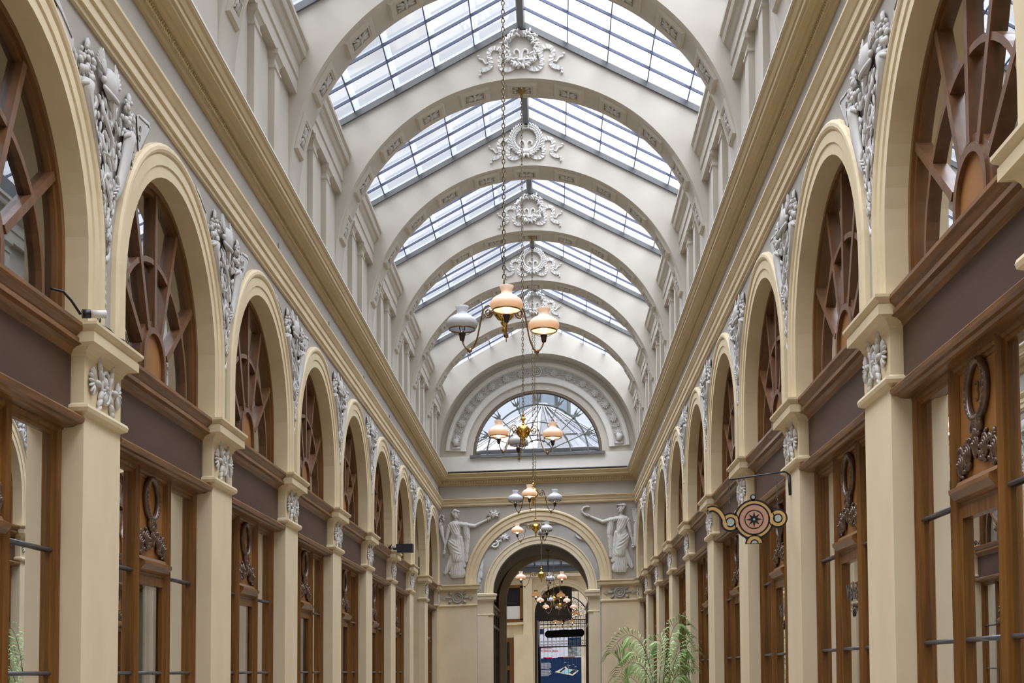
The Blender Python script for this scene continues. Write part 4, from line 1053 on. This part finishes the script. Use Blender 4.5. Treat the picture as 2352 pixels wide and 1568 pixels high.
m = MB(); m.box(-1.9, -1.06, YC-.12, YC, 1.64, 1.72); m.build('sill', CREAM, root, org)
tag(root, 'brown framed window with white blind in the court wall', 'window', kind='structure')
org = (-1.6, YC, -1.6); root = empty('door_1', *org)
m = MB(); m.box(-1.95, -1.42, YC-.08, YC, -1.6, 1.20); m.build('door_leaf', WOOD, root, org)
m = MB(); m.box(-1.80, -1.55, YC-.10, YC-.07, .25, 1.05); m.box(-1.80, -1.55, YC-.10, YC-.07, -1.2, .1); m.build('glass_pane', bpy.data.materials['dark_glass'], root, org)
tag(root, 'brown glazed door below the court window', 'door', kind='structure')
org = (0, YC, 3.42); root = empty('court_skylight', *org)
m = MB(); m.box(-2.6, 2.6, YC-.08, YC+.05, 3.42, 3.62); m.box(-2.6, 2.6, YC-.14, YC, 3.60, 3.66); m.box(-2.6, 2.6, 40.96, 41.04, 4.24, 4.31); m.build('steel_beam', mat('slate_beam', (.10, .11, .13), .5), root, org)
m = MB()
for i in range(12): x = -2.5+i*.455; m.loft([[(x-.025, yy, z-.04), (x+.025, yy, z-.04), (x+.025, yy, z+.04), (x-.025, yy, z+.04)] for yy, z in ((YC-.05, 3.66), (36.8, 5.2))])
m.build('glazing_bars', STEEL, root, org)
m = MB(); m.F([m.P(p) for p in ((-2.6, YC, 3.68), (2.6, YC, 3.68), (2.6, 36.8, 5.22), (-2.6, 36.8, 5.22))]); m.build('glass_slope', glass('dimming_roof_glass', (.33, .34, .36), .6, .1), root, org)  # glass tinted dark so that less daylight reaches the court
tag(root, 'sloping skylight over the court above its arch', 'skylight')
# dark passage to the street
for sg, nm in ((-1, 'wall_porch_left'), (1, 'wall_porch_right')):
    m = MB(); xw = AC+.15+sg*1.15; m.box(xw, xw+sg*.25, YC+.3, 55.9, -1.6, 3.6); tag(m.build(nm, DARKC, org=(xw, YC, -1.6)), 'dark %s wall of the street porch' % SIDE[sg], 'wall', kind='structure')
m = MB(); m.box(-1.5, 2.0, YC+.3, 55.9, 3.45, 3.6); tag(m.build('ceiling_porch', DARKC, org=(.3, YC, 3.45)), 'dark ceiling of the street porch', 'ceiling', kind='structure')
# iron gate
YG = 56; GX, GR = .40, 1.06; org = (GX, YG, -1.6); root = empty('iron_gate', *org)
tag(root, 'black wrought iron street gate with scrolls and a fan above', 'gate')
m = MB(endT(GX, YG))
m.tube([(-GR-.05, 2.22, 0), (GR+.05, 2.22, 0)], .03, n=6); m.tube([(GR*cos(pi*i/30), 2.22+GR*sin(pi*i/30), 0) for i in range(31)], .03, n=6); m.tube([(.35*cos(pi*i/16), 2.22+.35*sin(pi*i/16), 0) for i in range(17)], .02, n=5); m.tube([(.72*cos(pi*i/24), 2.22+.72*sin(pi*i/24), 0) for i in range(25)], .014, n=5)
for i in range(1, 14): a = pi*i/14; m.tube([(.35*cos(a), 2.22+.35*sin(a), 0), (GR*cos(a), 2.22+GR*sin(a), 0)], .012, n=4)
for i in range(14):
    a = pi*(i+.5)/14
    for q in (.55, .88): m.tube([(q*cos(a)+.06*(1-t*.6)*cos(t*7), 2.22+q*sin(a)+.06*(1-t*.6)*sin(t*7), 0) for t in [j/9 for j in range(10)]], .009, n=4)
m.build('fan_light_grille', IRON, root, org)
for nm, z0, z1, hz in (('upper_grille', 1.07, 2.2, True), ('lower_grille', -1.6, 1.05, False)):
    m = MB(endT(GX, YG)); m.tube([(-GR-.05, z0, 0), (GR+.05, z0, 0)], .035, n=6)
    if hz: m.tube([(-GR, 2.05, 0), (GR, 2.05, 0)], .02, n=5)
    for i in range(13): x = -GR+i*GR/6; m.tube([(x, z0, 0), (x, z1, 0)], .014 if hz else (.05 if i in (0, 12) else .006), n=5)
    if hz:
        for i in range(12):
            x = -GR+(i+.5)*GR/6
            for c_ in ((x, 2.13), (x, 1.92), (x, 1.18), (x, 1.30)):
                for q in (-1, 1): m.tube([(c_[0]+q*(.038+.034*(1-t*.7)*cos(t*7+2)), c_[1]+.045*(1-t*.7)*sin(t*7+2), 0) for t in [j/9 for j in range(10)]], .008, n=4)
    m.build(nm, IRON, root, org)
m = MB(endT(GX, YG)); 
for x in (-GR-.08, GR+.08): m.tube([(x, -1.6, 0), (x, 2.3, 0)], .05, n=6)
m.build('gate_posts', IRON, root, org)
m = MB(endT(.42, 55.4)); m.prism([(-.82, 1.52), (-.76, 1.45), (.76, 1.45), (.82, 1.52), (.86, 1.56), (.86, 1.68), (.82, 1.72), (.76, 1.79), (.2, 1.77), (-.05, 1.79), (-.3, 1.77), (-.76, 1.77), (-.82, 1.70), (-.86, 1.66), (-.86, 1.56)], -.03, .03)
m.tube([(-.6, 1.76, 0), (-.6, 3.47, 0)], .012, n=4); m.tube([(.6, 1.76, 0), (.6, 3.47, 0)], .012, n=4)
tag(m.build('hanging_plaque', BLACK, org=(.42, 55.4, 1.45)), 'black plaque with notched corners hanging before the gate', 'sign')
# exhibition panel across the street
YP = 60; px0, px1 = -.72, 1.23; org = ((px0+px1)/2, YP, -1.6); root = empty('exhibition_panel', *org); tag(root, 'navy and white exhibition panel with red lettering beyond the gate', 'poster')
def slab(a, b, z0, z1, mt, nm, d=.0):
    m = MB(); m.box(a, b, YP-.02-d, YP+.03, z0, z1); return m.build(nm, mt, root, org)
slab(px0, px1, -1.6, .62, NAVY, 'navy_board', .0); slab(px0, px1, .66, 2.0, PWHITE, 'white_board', .0)
slab(px0, -.53, 1.76, 2.0, NAVY, 'navy_corner', .01); slab(.61, px1, 1.13, 1.55, NAVY, 'navy_square', .01); slab(.61, px1, .67, 1.13, PPHOTO, 'photograph', .01)
for a, b, mt in ((-.72, -.66, PRED), (-.66, -.55, PWHITE), (-.55, -.42, NAVY), (-.42, -.15, PRED), (-.15, .12, PWHITE), (.12, .38, NAVY), (.38, .92, PRED), (.92, 1.23, PWHITE)): slab(a, b, .62, .665, mt, 'stripe', .01)
text('lettering', 'un système', .115, PRED, root, (px0+.03-org[0], -.03, 1.05+1.6+.0), (pi/2, 0, 0), .002, 'LEFT'); text('lettering', 'de défense adapté', .115, PRED, root, (px0+.03-org[0], -.03, .92+1.6), (pi/2, 0, 0), .002, 'LEFT')
m = MB()
for j in range(9):
    for q in (0, 1):
        z = .40-.033*j-q*.33; m.box(px0+.04, px0+.04+.50-(.07 if j % 3 == 0 else .0)-.1*(j == 8), YP-.028, YP-.02, z, z+.012)
for x, z in ((.42, .40), (.55, .27), (.63, .235), (.80, .28), (.92, .20)): m.box(x, x+.09, YP-.028, YP-.02, z, z+.014); m.box(x, x+.006, YP-.028, YP-.02, z-.16, z)
m.build('small_print', PWHITE, root, org)
m = MB(endT(0, YP-.02)); m.prism([(0, 0), (.30, -.07), (.84, -.20), (1.10, .0), (1.10, .05), (.86, .08), (.62, .13), (.50, .25), (.42, .20)][:9], .002, .008); o = m.build('diagram_base', PALEY, root, (0, 0, 0)); o.location = (-.02-org[0], -YP, 1.6-.04)
m = MB(endT(0, YP-.02)); m.prism([(.32, -.05), (.56, -.10), (.80, .06), (.55, .12)], .006, .012); o = m.build('diagram_water', PCYAN, root, (0, 0, 0)); o.location = (-.02-org[0], -YP, 1.6-.04)
m = MB(endT(0, YP-.02)); m.prism([(.22, .0), (.30, -.02), (.52, .15), (.44, .2)], .008, .014); m.prism([(.66, -.06), (.82, -.12), (1.07, .05), (.86, .07)], .008, .014); o = m.build('diagram_blocks', PDARK, root, (0, 0, 0)); o.location = (-.02-org[0], -YP, 1.6-.04)
m = MB(); m.box(-8, 8, 66, 67, -1.6, 9); tag(m.build('wall_street', STONE, org=(0, 66, -1.6)), 'pale stone house front across the street', 'wall', kind='structure')

# ------------------------------------------------------------------ hanging lamps
def lamp(x, y, zb, angs, lit, top, label, sc_=1.0, canopy=True):
    root = bpy.data.objects.new('hanging_lamp', None); col.objects.link(root); root.location = (x, y, zb+EYE)
    tag(root, label, 'chandelier', 'brass three armed oil style lamps')
    S = lambda mb, nm, mt, par, loc=(0, 0, 0): mb.build(nm, mt, par, (0, 0, 0), shear=False)
    zt = top-zb
    m = MB(); z = .225; i = 0
    while z < zt-.04:
        pts = []
        for j in range(10):
            t = 2*pi*j/10; a = .011*cos(t); b = .021*sin(t)
            pts.append((a, 0, z+b) if i % 2 else (0, a, z+b))
        m.tube(pts, .0042, n=5, closed=True); z += .034; i += 1
    S(m, 'chain', CHAINM, root)
    if canopy: m = MB(); m.lathe((0, 0, zt), [(.0, .0), (.075, -.0), (.07, -.02), (.035, -.045), (.015, -.06), (.012, -.10), (.001, -.11)], 16); S(m, 'ceiling_rose', OLDBR, root)
    m = MB(); m.lathe((0, 0, 0), [(.001, -.19), (.008, -.18), (.005, -.165), (.016, -.15), (.018, -.135), (.008, -.12), (.022, -.105), (.03, -.09), (.018, -.078), (.05, -.066), (.075, -.035), (.084, 0), (.078, .03), (.06, .056), (.035, .072), (.018, .08), (.013, .10), (.015, .125), (.034, .138), (.034, .146), (.013, .158), (.012, .18), (.020, .19), (.008, .20), (.001, .205)], 28)
    S(m, 'brass_globe', BRASS, root)
    m = MB(); m.tube([(0, .014*cos(t), .22+.022*sin(t)) for t in [2*pi*j/12 for j in range(12)]], .006, n=6, closed=True); S(m, 'hook_ring', OLDBR, root)
    for a, on in zip(angs, lit):
        a = math.radians(a); ca, sa = cos(a), sin(a)
        def T(q, z, w): return (q*ca*sc_-w*sa, q*sa*sc_+w*ca, z)
        m = MB(T)
        path = [(.135+.012*cos(t), -.008+.012*sin(t)) for t in (0, -1.2, -2.4)]+[(.118, .004), (.122, .022), (.14, .026), (.158, .012), (.16, -.012), (.143, -.035), (.118, -.035), (.10, -.015), (.094, .012), (.105, .042), (.13, .058), (.157, .052), (.18, .02), (.197, -.04), (.212, -.11), (.232, -.19), (.262, -.25), (.295, -.268), (.325, -.25), (.348, -.215), (.358, -.18)]
        m.tube([(q, z, 0) for q, z in path], .0065, n=6)
        m.ell((.295, -.268, 0), (.02, .02, .02), nu=6, nv=4); m.tube([(.295+.012*cos(t), -.30+.012*sin(t), 0) for t in [2*pi*j/8 for j in range(8)]], .003, n=4, closed=True); m.ell((.098, 0, 0), (.02, .012, .012))
        arm = S(m, 'arm', OLDBR, root)
        cx_, cy_ = .36*ca*sc_, .36*sa*sc_
        m = MB(); m.lathe((cx_, cy_, 0), [(.001, -.19), (.016, -.185), (.021, -.16), (.022, -.14), (.028, -.138), (.028, -.13), (.012, -.125), (.001, -.12)], 12); S(m, 'socket', BAKE, arm)
        m = MB(); m.tube([(cx_+.099*cos(t), cy_+.099*sin(t), -.098) for t in [2*pi*j/28 for j in range(28)]], .004, n=6, closed=True, flat=1.5)
        for j in range(3): t = 2*pi*j/3+a; m.tube([(cx_+.02*cos(t), cy_+.02*sin(t), -.145), (cx_+.06*cos(t), cy_+.06*sin(t), -.125), (cx_+.098*cos(t), cy_+.098*sin(t), -.098)], .0022, n=4)
        S(m, 'shade_holder', OLDBR, arm)
        m = MB(); m.lathe((cx_, cy_, 0), [(.098, -.098), (.110, -.085), (.119, -.062), (.117, -.042), (.102, -.018), (.078, .0), (.055, .012), (.044, .02), (.040, .032), (.040, .042), (.046, .062), (.053, .078), (.0505, .078), (.043, .062), (.037, .042), (.037, .032), (.041, .018), (.053, .009), (.076, -.003), (.099, -.020), (.114, -.043), (.116, -.062), (.107, -.083), (.096, -.098)], 28, cap=False)
        S(m, 'shade', OPAL_LIT if on else OPAL, arm)
        m = MB(); m.lathe((cx_, cy_, 0), [(.001, -.125), (.010, -.12), (.022, -.10), (.026, -.08), (.02, -.06), (.001, -.052)], 12); S(m, 'bulb', BULB if on else CLEARB, arm)
        if on:
            ld = bpy.data.lights.new('bulb_light', 'POINT'); ld.energy = LAMPW; ld.color = (1, .74, .50); ld.shadow_soft_size = .03
            lo = bpy.data.objects.new('bulb_light', ld); col.objects.link(lo); lo.parent = arm; lo.location = (cx_, cy_, -.07)
    return root
LAMPW = 1.2
crown = lambda y: 6.8
lamp(-.365, 9.5, 2.70, (-85, 35, 155), (1, 1, 0), 6.78, 'nearest brass lamp with three shades, lowest on its long chain')
lamp(-.35, 14.66, 2.76, (-19, 101, 221), (1, 0, 1), 6.78, 'second brass lamp, its globe in front of the half round window')
lamp(-.32, 19.7, 2.745, (-98, 22, 142), (1, 0, 0), 6.78, 'third brass lamp, hanging just above the end arch')
lamp(-.36, 24.85, 2.79, (187, 307, 67), (1, 0, 0), 6.78, 'fourth brass lamp, hanging inside the curve of the end arch')
lamp(-.31, 30.2, 2.27, (5, 65, 187), (1, 0, 1), 6.1, 'fifth brass lamp, under the lantern beyond the end arch', sc_=1.35, canopy=False)
lamp(-.17, 34.8, 2.12, (20, 200, 100), (1, 1, 0), 3.3, 'sixth brass lamp with orange shades under the dark vault')
lamp(-.03, 41, 2.32, (15, 190, 255), (1, 1, 0), 4.31, 'seventh brass lamp, in the bright court', sc_=1.2, canopy=False)
lamp(.17, 43.2, 2.22, (5, 185, 95), (1, 1, 0), 3.85, 'eighth brass lamp, close to the court arch', sc_=1.3, canopy=False)
lamp(.37, 49, 2.25, (10, 180, 90), (1, 1, 0), 3.45, 'ninth brass lamp, in the street porch above the gate', sc_=1.25)
lamp(.38, 53.5, 2.12, (10, 175, 100), (1, 1, 1), 3.45, 'farthest and lowest brass lamp, right before the gate')

# ------------------------------------------------------------------ teapot sign on the right wall
YS = 9.60
def wp(px_, py_):   # image pixels to metres on the sign plane
    return ((px_-1276)*YS/2950*1.0, (1541-py_)*YS/2950)
u_ = YS/2950
cxs, czs = 1.497, 1.078
def D(a, b): return (cxs+(a-1135)/6.533*u_*1.0, czs-(b-975)/6.533*u_)
org = (cxs, YS, czs); root = empty('teapot_sign', *org)
tag(root, 'flat teapot shaped shop sign with a compass star, hanging on chains', 'sign')
th = [0]
def disc(mb, c, r0, r1, d, a0=0, a1=2*pi, n=48):
    """ring or disc segment of the sign, thickness d each side"""
    pts = []
    full = abs(a1-a0-2*pi) < 1e-6
    out = [(c[0]+r1*cos(a0+(a1-a0)*i/n), c[1]+r1*sin(a0+(a1-a0)*i/n)) for i in range(n+(0 if full else 1))]
    inn = [(c[0]+r0*cos(a0+(a1-a0)*i/n), c[1]+r0*sin(a0+(a1-a0)*i/n)) for i in range(n+(0 if full else 1))]
    if r0 <= 0:
        mb.loft([[(a, YS+e, b) for a, b in out] for e in (-d, d)])
    else:
        rg = [[(o_[0], YS-d, o_[1]), (o_[0], YS+d, o_[1]), (i_[0], YS+d, i_[1]), (i_[0], YS-d, i_[1])] for o_, i_ in zip(out, inn)]
        R = mb.loft(rg, cap=not full)
        if full:
            a, b = R[-1], R[0]
            for k in range(4): mb.F((a[k], a[(k+1) % 4], b[(k+1) % 4], b[k]))
def band(mb, pts, w_, d):
    rg = []
    for i, p in enumerate(pts):
        q = pts[min(i+1, len(pts)-1)]; o_ = pts[max(i-1, 0)]; dx, dz = q[0]-o_[0], q[1]-o_[1]; L_ = sqrt(dx*dx+dz*dz) or 1; nx, nz_ = -dz/L_*w_, dx/L_*w_
        rg.append([(p[0]+nx, YS-d, p[1]+nz_), (p[0]+nx, YS+d, p[1]+nz_), (p[0]-nx, YS+d, p[1]-nz_), (p[0]-nx, YS-d, p[1]-nz_)])
    mb.loft(rg)
ux = u_/6.533
C0 = D(1140, 960); CL = D(785, 990); CR_ = D(1500, 955); KN = D(1131, 622); FT = D(1142, 1325)
m = MB()
disc(m, C0, 0, 306*ux, .008); disc(m, CL, 0, 147*ux, .008); disc(m, CR_, 0, 147*ux, .008); disc(m, KN, 0, 45*ux, .008, n=24); disc(m, FT, 0, 138*ux, .008, 0, pi, 24)
m.box(D(1115, 0)[0], D(1150, 0)[0], YS-.008, YS+.008, D(0, 690)[1], D(0, 655)[1])
spout = [D(*p) for p in ((455, 790), (510, 775), (570, 790), (630, 840), (670, 905), (700, 970), (725, 1040), (785, 1080), (850, 1085))]
def cat(p, k=6):
    o_ = []
    for i in range(len(p)-1):
        p0, p1, p2, p3 = p[max(i-1, 0)], p[i], p[i+1], p[min(i+2, len(p)-1)]
        for j in range(k):
            t = j/k; o_.append(tuple(.5*((2*p1[d])+(-p0[d]+p2[d])*t+(2*p0[d]-5*p1[d]+4*p2[d]-p3[d])*t*t+(-p0[d]+3*p1[d]-3*p2[d]+p3[d])*t**3) for d in (0, 1)))
    o_.append(p[-1]); return o_
spout = cat(spout[:7])
band(m, spout, 46*ux, .008)
m.prism if False else None
m.loft([[(p[0], YS+e, p[1]) for p in (D(425, 805), D(500, 735), D(545, 740), D(520, 815))] for e in (-.008, .008)])
m.build('black_outline', BLACK, root, org)
m = MB()
disc(m, C0, 241*ux, 277*ux, .011); disc(m, CL, 78*ux, 119*ux, .0115); disc(m, CR_, 74*ux, 119*ux, .0115); disc(m, FT, 64*ux, 114*ux, .0115, .06, pi-.06, 24)
band(m, spout, 24*ux, .0112)
m.build('gold_bands', GOLD, root, org)
m = MB(); disc(m, C0, 147*ux, 216*ux, .0118); disc(m, C0, 0, 129*ux, .0118); m.build('pink_disc', PINK, root, org)
for c_, r_, d_, aa in ((CL, 57, .012, (0, 2*pi)), (CR_, 52, .012, (0, 2*pi)), (KN, 27, .012, (0, 2*pi)), (FT, 45, .012, (.1, pi-.1)), (C0, 16, .015, (0, 2*pi))):
    m = MB(); disc(m, c_, 0, r_*ux, d_, aa[0], aa[1], 28); m.build('grey_disc', SIGNG, root, org)
m = MB()
pts = []
for i in range(16):
    a = pi/2+2*pi*i/16; q = (122 if i % 4 == 0 else 116) if i % 2 == 0 else 50; pts.append((C0[0]+q*ux*cos(a), C0[1]+q*ux*sin(a)))
m.loft([[(a, YS+e, b) for a, b in pts] for e in (-.0138, .0138)])
m.build('black_star', BLACK, root, org)
m = MB()
for p in (((865, 880), (905, 930), (912, 985), (860, 1010), (850, 960)),): pass
band(m, cat([D(*p) for p in ((700, 895), (715, 960), (735, 1010))]), 6*ux, .013); band(m, cat([D(*p) for p in ((1010, 1250), (1080, 1215), (1142, 1203), (1210, 1215), (1270, 1250))]), 8*ux, .013)
band(m, cat([D(*p) for p in ((1425, 870), (1440, 910), (1445, 955), (1455, 1000))]), 8*ux, .013); band(m, cat([D(*p) for p in ((1365, 985), (1385, 1040), (1420, 1075))]), 8*ux, .013)
band(m, cat([D(*p) for p in ((850, 960), (860, 1020), (855, 1080))]), 8*ux, .013); band(m, cat([D(*p) for p in ((865, 870), (895, 910), (910, 960))]), 8*ux, .013)
m.build('weave_lines', BLACK, root, org)
m = MB()
bz = D(0, 300)[1]
m.tube([(D(770, 0)[0], YS, D(0, 345)[1]), (fx(1, .05), YS, D(0, 250)[1]), (fx(1, .035), YS, D(0, 262)[1]), (fx(1, .015), YS, D(0, 300)[1])], .0065, n=6)
m.tube([(fx(1, .015), YS, D(0, 300)[1]), (fx(1, .008), YS, D(0, 610)[1])], .012, n=6)
m.build('bracket', BLACK, root, org)
for xx, za, zb_ in ((775, 350, 850), (1500, 275, 820)):
    m = MB(); x_, z1_ = D(xx, za); z0_ = D(xx, zb_)[1]; z = z0_; i = 0
    while z < z1_:
        m.tube([((x_+.006*cos(2*pi*j/8)) if i % 2 else x_, YS+(0 if i % 2 else .006*cos(2*pi*j/8)), z+.011*sin(2*pi*j/8)) for j in range(8)], .0018, n=4, closed=True); z += .0175; i += 1
    m.build('chain', LEAD, root, org)

# ------------------------------------------------------------------ palm in a pot
PXC, PYC = 1.22, 16.
root = empty('potted_palm', PXC, PYC, -1.6); org = (PXC, PYC, -1.6); tag(root, 'feathery green palm in a pot on the right, near the end arch', 'plant')
m = MB(); m.lathe((PXC, PYC, -1.6), [(.001, 0), (.15, 0), (.20, .34), (.22, .35), (.22, .39), (.18, .39), (.17, .33), (.001, .33)], 20); m.build('pot', TERRA, root, org)
k_ = PYC/2950
def W(px_, py_, dy=0): return (PXC+(px_-1500)*k_, PYC+dy, (1541-py_)*k_)
fr = [([(1508, 1700), (1500, 1590), (1487, 1520), (1468, 1478), (1438, 1464), (1410, 1490), (1405, 1506)], -.1),
      ([(1512, 1700), (1520, 1600), (1528, 1530), (1538, 1480), (1550, 1448), (1565, 1438), (1574, 1448)], .0),
      ([(1510, 1700), (1500, 1600), (1480, 1545), (1455, 1528), (1432, 1535), (1420, 1560)], -.25),
      ([(1512, 1700), (1530, 1600), (1545, 1540), (1560, 1505), (1575, 1497), (1586, 1510)], -.15),
      ([(1512, 1700), (1535, 1610), (1552, 1560), (1568, 1532), (1582, 1530), (1590, 1545)], .2),
      ([(1510, 1700), (1512, 1610), (1518, 1545), (1524, 1500), (1518, 1478), (1502, 1482)], .2),
      ([(1510, 1700), (1505, 1600), (1500, 1560), (1480, 1530), (1462, 1500), (1445, 1495)], .25),
      ([(1512, 1700), (1525, 1620), (1540, 1575), (1560, 1555), (1578, 1560)], -.3),
      ([(1510, 1700), (1490, 1620), (1465, 1575), (1440, 1560), (1418, 1585)], .1),
      ([(1512, 1700), (1520, 1600), (1535, 1545), (1555, 1515), (1572, 1465), (1590, 1478)], .3)]
rnd = random.Random(8)
for pts, dy in fr:
    base_ = (PXC, PYC, -1.25); P3 = [base_]+[W(a, b, dy*(i+1)/len(pts)) for i, (a, b) in enumerate(pts)]
    fine = []
    for i in range(len(P3)-1):
        p0, p1, p2, p3 = P3[max(i-1, 0)], P3[i], P3[i+1], P3[min(i+2, len(P3)-1)]
        for j in range(6):
            t = j/6; fine.append(tuple(.5*((2*p1[d])+(-p0[d]+p2[d])*t+(2*p0[d]-5*p1[d]+4*p2[d]-p3[d])*t*t+(-p0[d]+3*p1[d]-3*p2[d]+p3[d])*t**3) for d in range(3)))
    fine.append(P3[-1])
    m = MB(); m.tube(fine, [.006*(1-.7*i/len(fine)) for i in range(len(fine))], n=5); fo = m.build('frond', STEM, root, org)
    m = MB(); N = len(fine)
    for i in range(int(N*.38), N-1):
        for sub in (0,):
            p = Vector(fine[i])*(1-sub)+Vector(fine[i+1])*sub; d = (Vector(fine[i+1])-Vector(fine[i])).normalized()
            fr_ = (i/N-.38)/.62; ln = .19*(.5+1.2*fr_*(1.25-fr_))*rnd.uniform(.85, 1.1)
            for sg in (-1, 1):
                side = d.cross(Vector((0, 1, .15))).normalized()*sg
                side = (side*.8+Vector((0, rnd.uniform(-.5, .5), 0))+d*.55).normalized()
                pa = p; pb = p+side*ln*.5+Vector((0, 0, .012)); pc = p+side*ln*.92-Vector((0, 0, .055)); pd = pc+Vector((side.x*.01, 0, -.045))
                wv = d*.008+Vector((0, .008, 0))
                a0_, a1_ = m.P(pa), None
                b0, b1 = m.P(pb+wv), m.P(pb-wv); c0_, c1_ = m.P(pc+wv*.8), m.P(pc-wv*.8); e_ = m.P(pd)
                m.F((a0_, b0, b1), True); m.F((b0, c0_, c1_, b1), True); m.F((c0_, e_, c1_), True)
    m.build('leaflets', LEAF, fo, org) if False else None
    lo = m.build('leaflets', LEAF, None, org); lo.parent = fo; lo.location = (0, 0, 0)

# ------------------------------------------------------------------ small fittings
root = empty('security_camera', fx(-1, .02), 6.80, 1.95); org = (fx(-1, .02), 6.80, 1.95); tag(root, 'small white camera with black lens and cable on the nearest left capital', 'camera')
T = lambda a, b, c_: (fx(-1, .02)+a, 6.80+b, 1.95+c_)
m = MB(T); m.tube([(.10, -.10, .015), (.025, -.14, .01)], .022, n=12); m.build('camera_body', LEDM, root, org)
m = MB(T); m.tube([(.03, -.138, .01), (-.005, -.158, .006)], .024, n=12); m.build('lens', BLACK, root, org)
m = MB(T); m.tube([(-.01, -.17, 0), (-.04, -.22, .06), (-.06, -.28, .09), (-.10, -.34, .09)], .007, n=6); m.tube([(.02, .0, .0), (.05, .10, -.012), (.03, .25, -.01), (.05, .33, -.012)], .006, n=6); m.tube([(.0, .02, .02), (.02, .04, .05), (.01, .06, .02)], .004, n=5); m.build('cable', BLACK, root, org)
root = empty('loudspeaker', fx(-1, .18), 19.45, 1.93); org = (fx(-1, .18), 19.45, 1.93); tag(root, 'small black box loudspeaker on a left hand capital', 'loudspeaker')
m = MB(); m.box(fx(-1, .08), fx(-1, .33), 19.40, 19.58, 1.885, 2.01); m.build('case', BLACK, root, org)
m = MB(); m.box(fx(-1, .09), fx(-1, .32), 19.39, 19.40, 1.895, 2.0); m.build('grille', mat('speaker_cloth', (.02, .022, .035), .8), root, org)
m = MB(); m.tube([(fx(-1, .0), 19.5, 1.95), (fx(-1, .1), 19.5, 1.95)], .02, n=6); m.build('bracket', BLACK, root, org)
m = MB(); rnd = random.Random(2)
for i in range(22):
    y = 19.36+.005*i+.02*(i//6); m.tube([(fx(-1, .0), y-.25+.02*i*.6, 1.925), (fx(-1, .0)+rnd.uniform(-.02, .06), y-.25+.02*i*.6, 1.925+.06)], .003, n=4)
tag(m.build('bird_spikes', IRON, org=(fx(-1, 0), 19.2, 1.92)), 'row of dark bird spikes beside the black loudspeaker', 'bird spikes')
n_h = 0
for s in (-1, 1):
    for k in range(1, 8):
        m = MB(); y = Y0+B*k+OC+.35; x = fx(s, .06)
        m.tube([(x, y, 3.76), (x, y, 3.86)], .006, n=5); m.box(x-.012, x+.012, y-.03, y+.03, 3.76, 3.772)
        if s == -1 and k == 1: hk = m.build('wall_hook', LEAD, org=(x, y, 3.76)); o = hk
        else: o = m.build('wall_hook', LEAD, org=(x, y, 3.76))
        tag(o, 'tiny metal hook on the string course, %s' % ordw(k, s, 'bay'), 'hook', 'hooks along the string course')
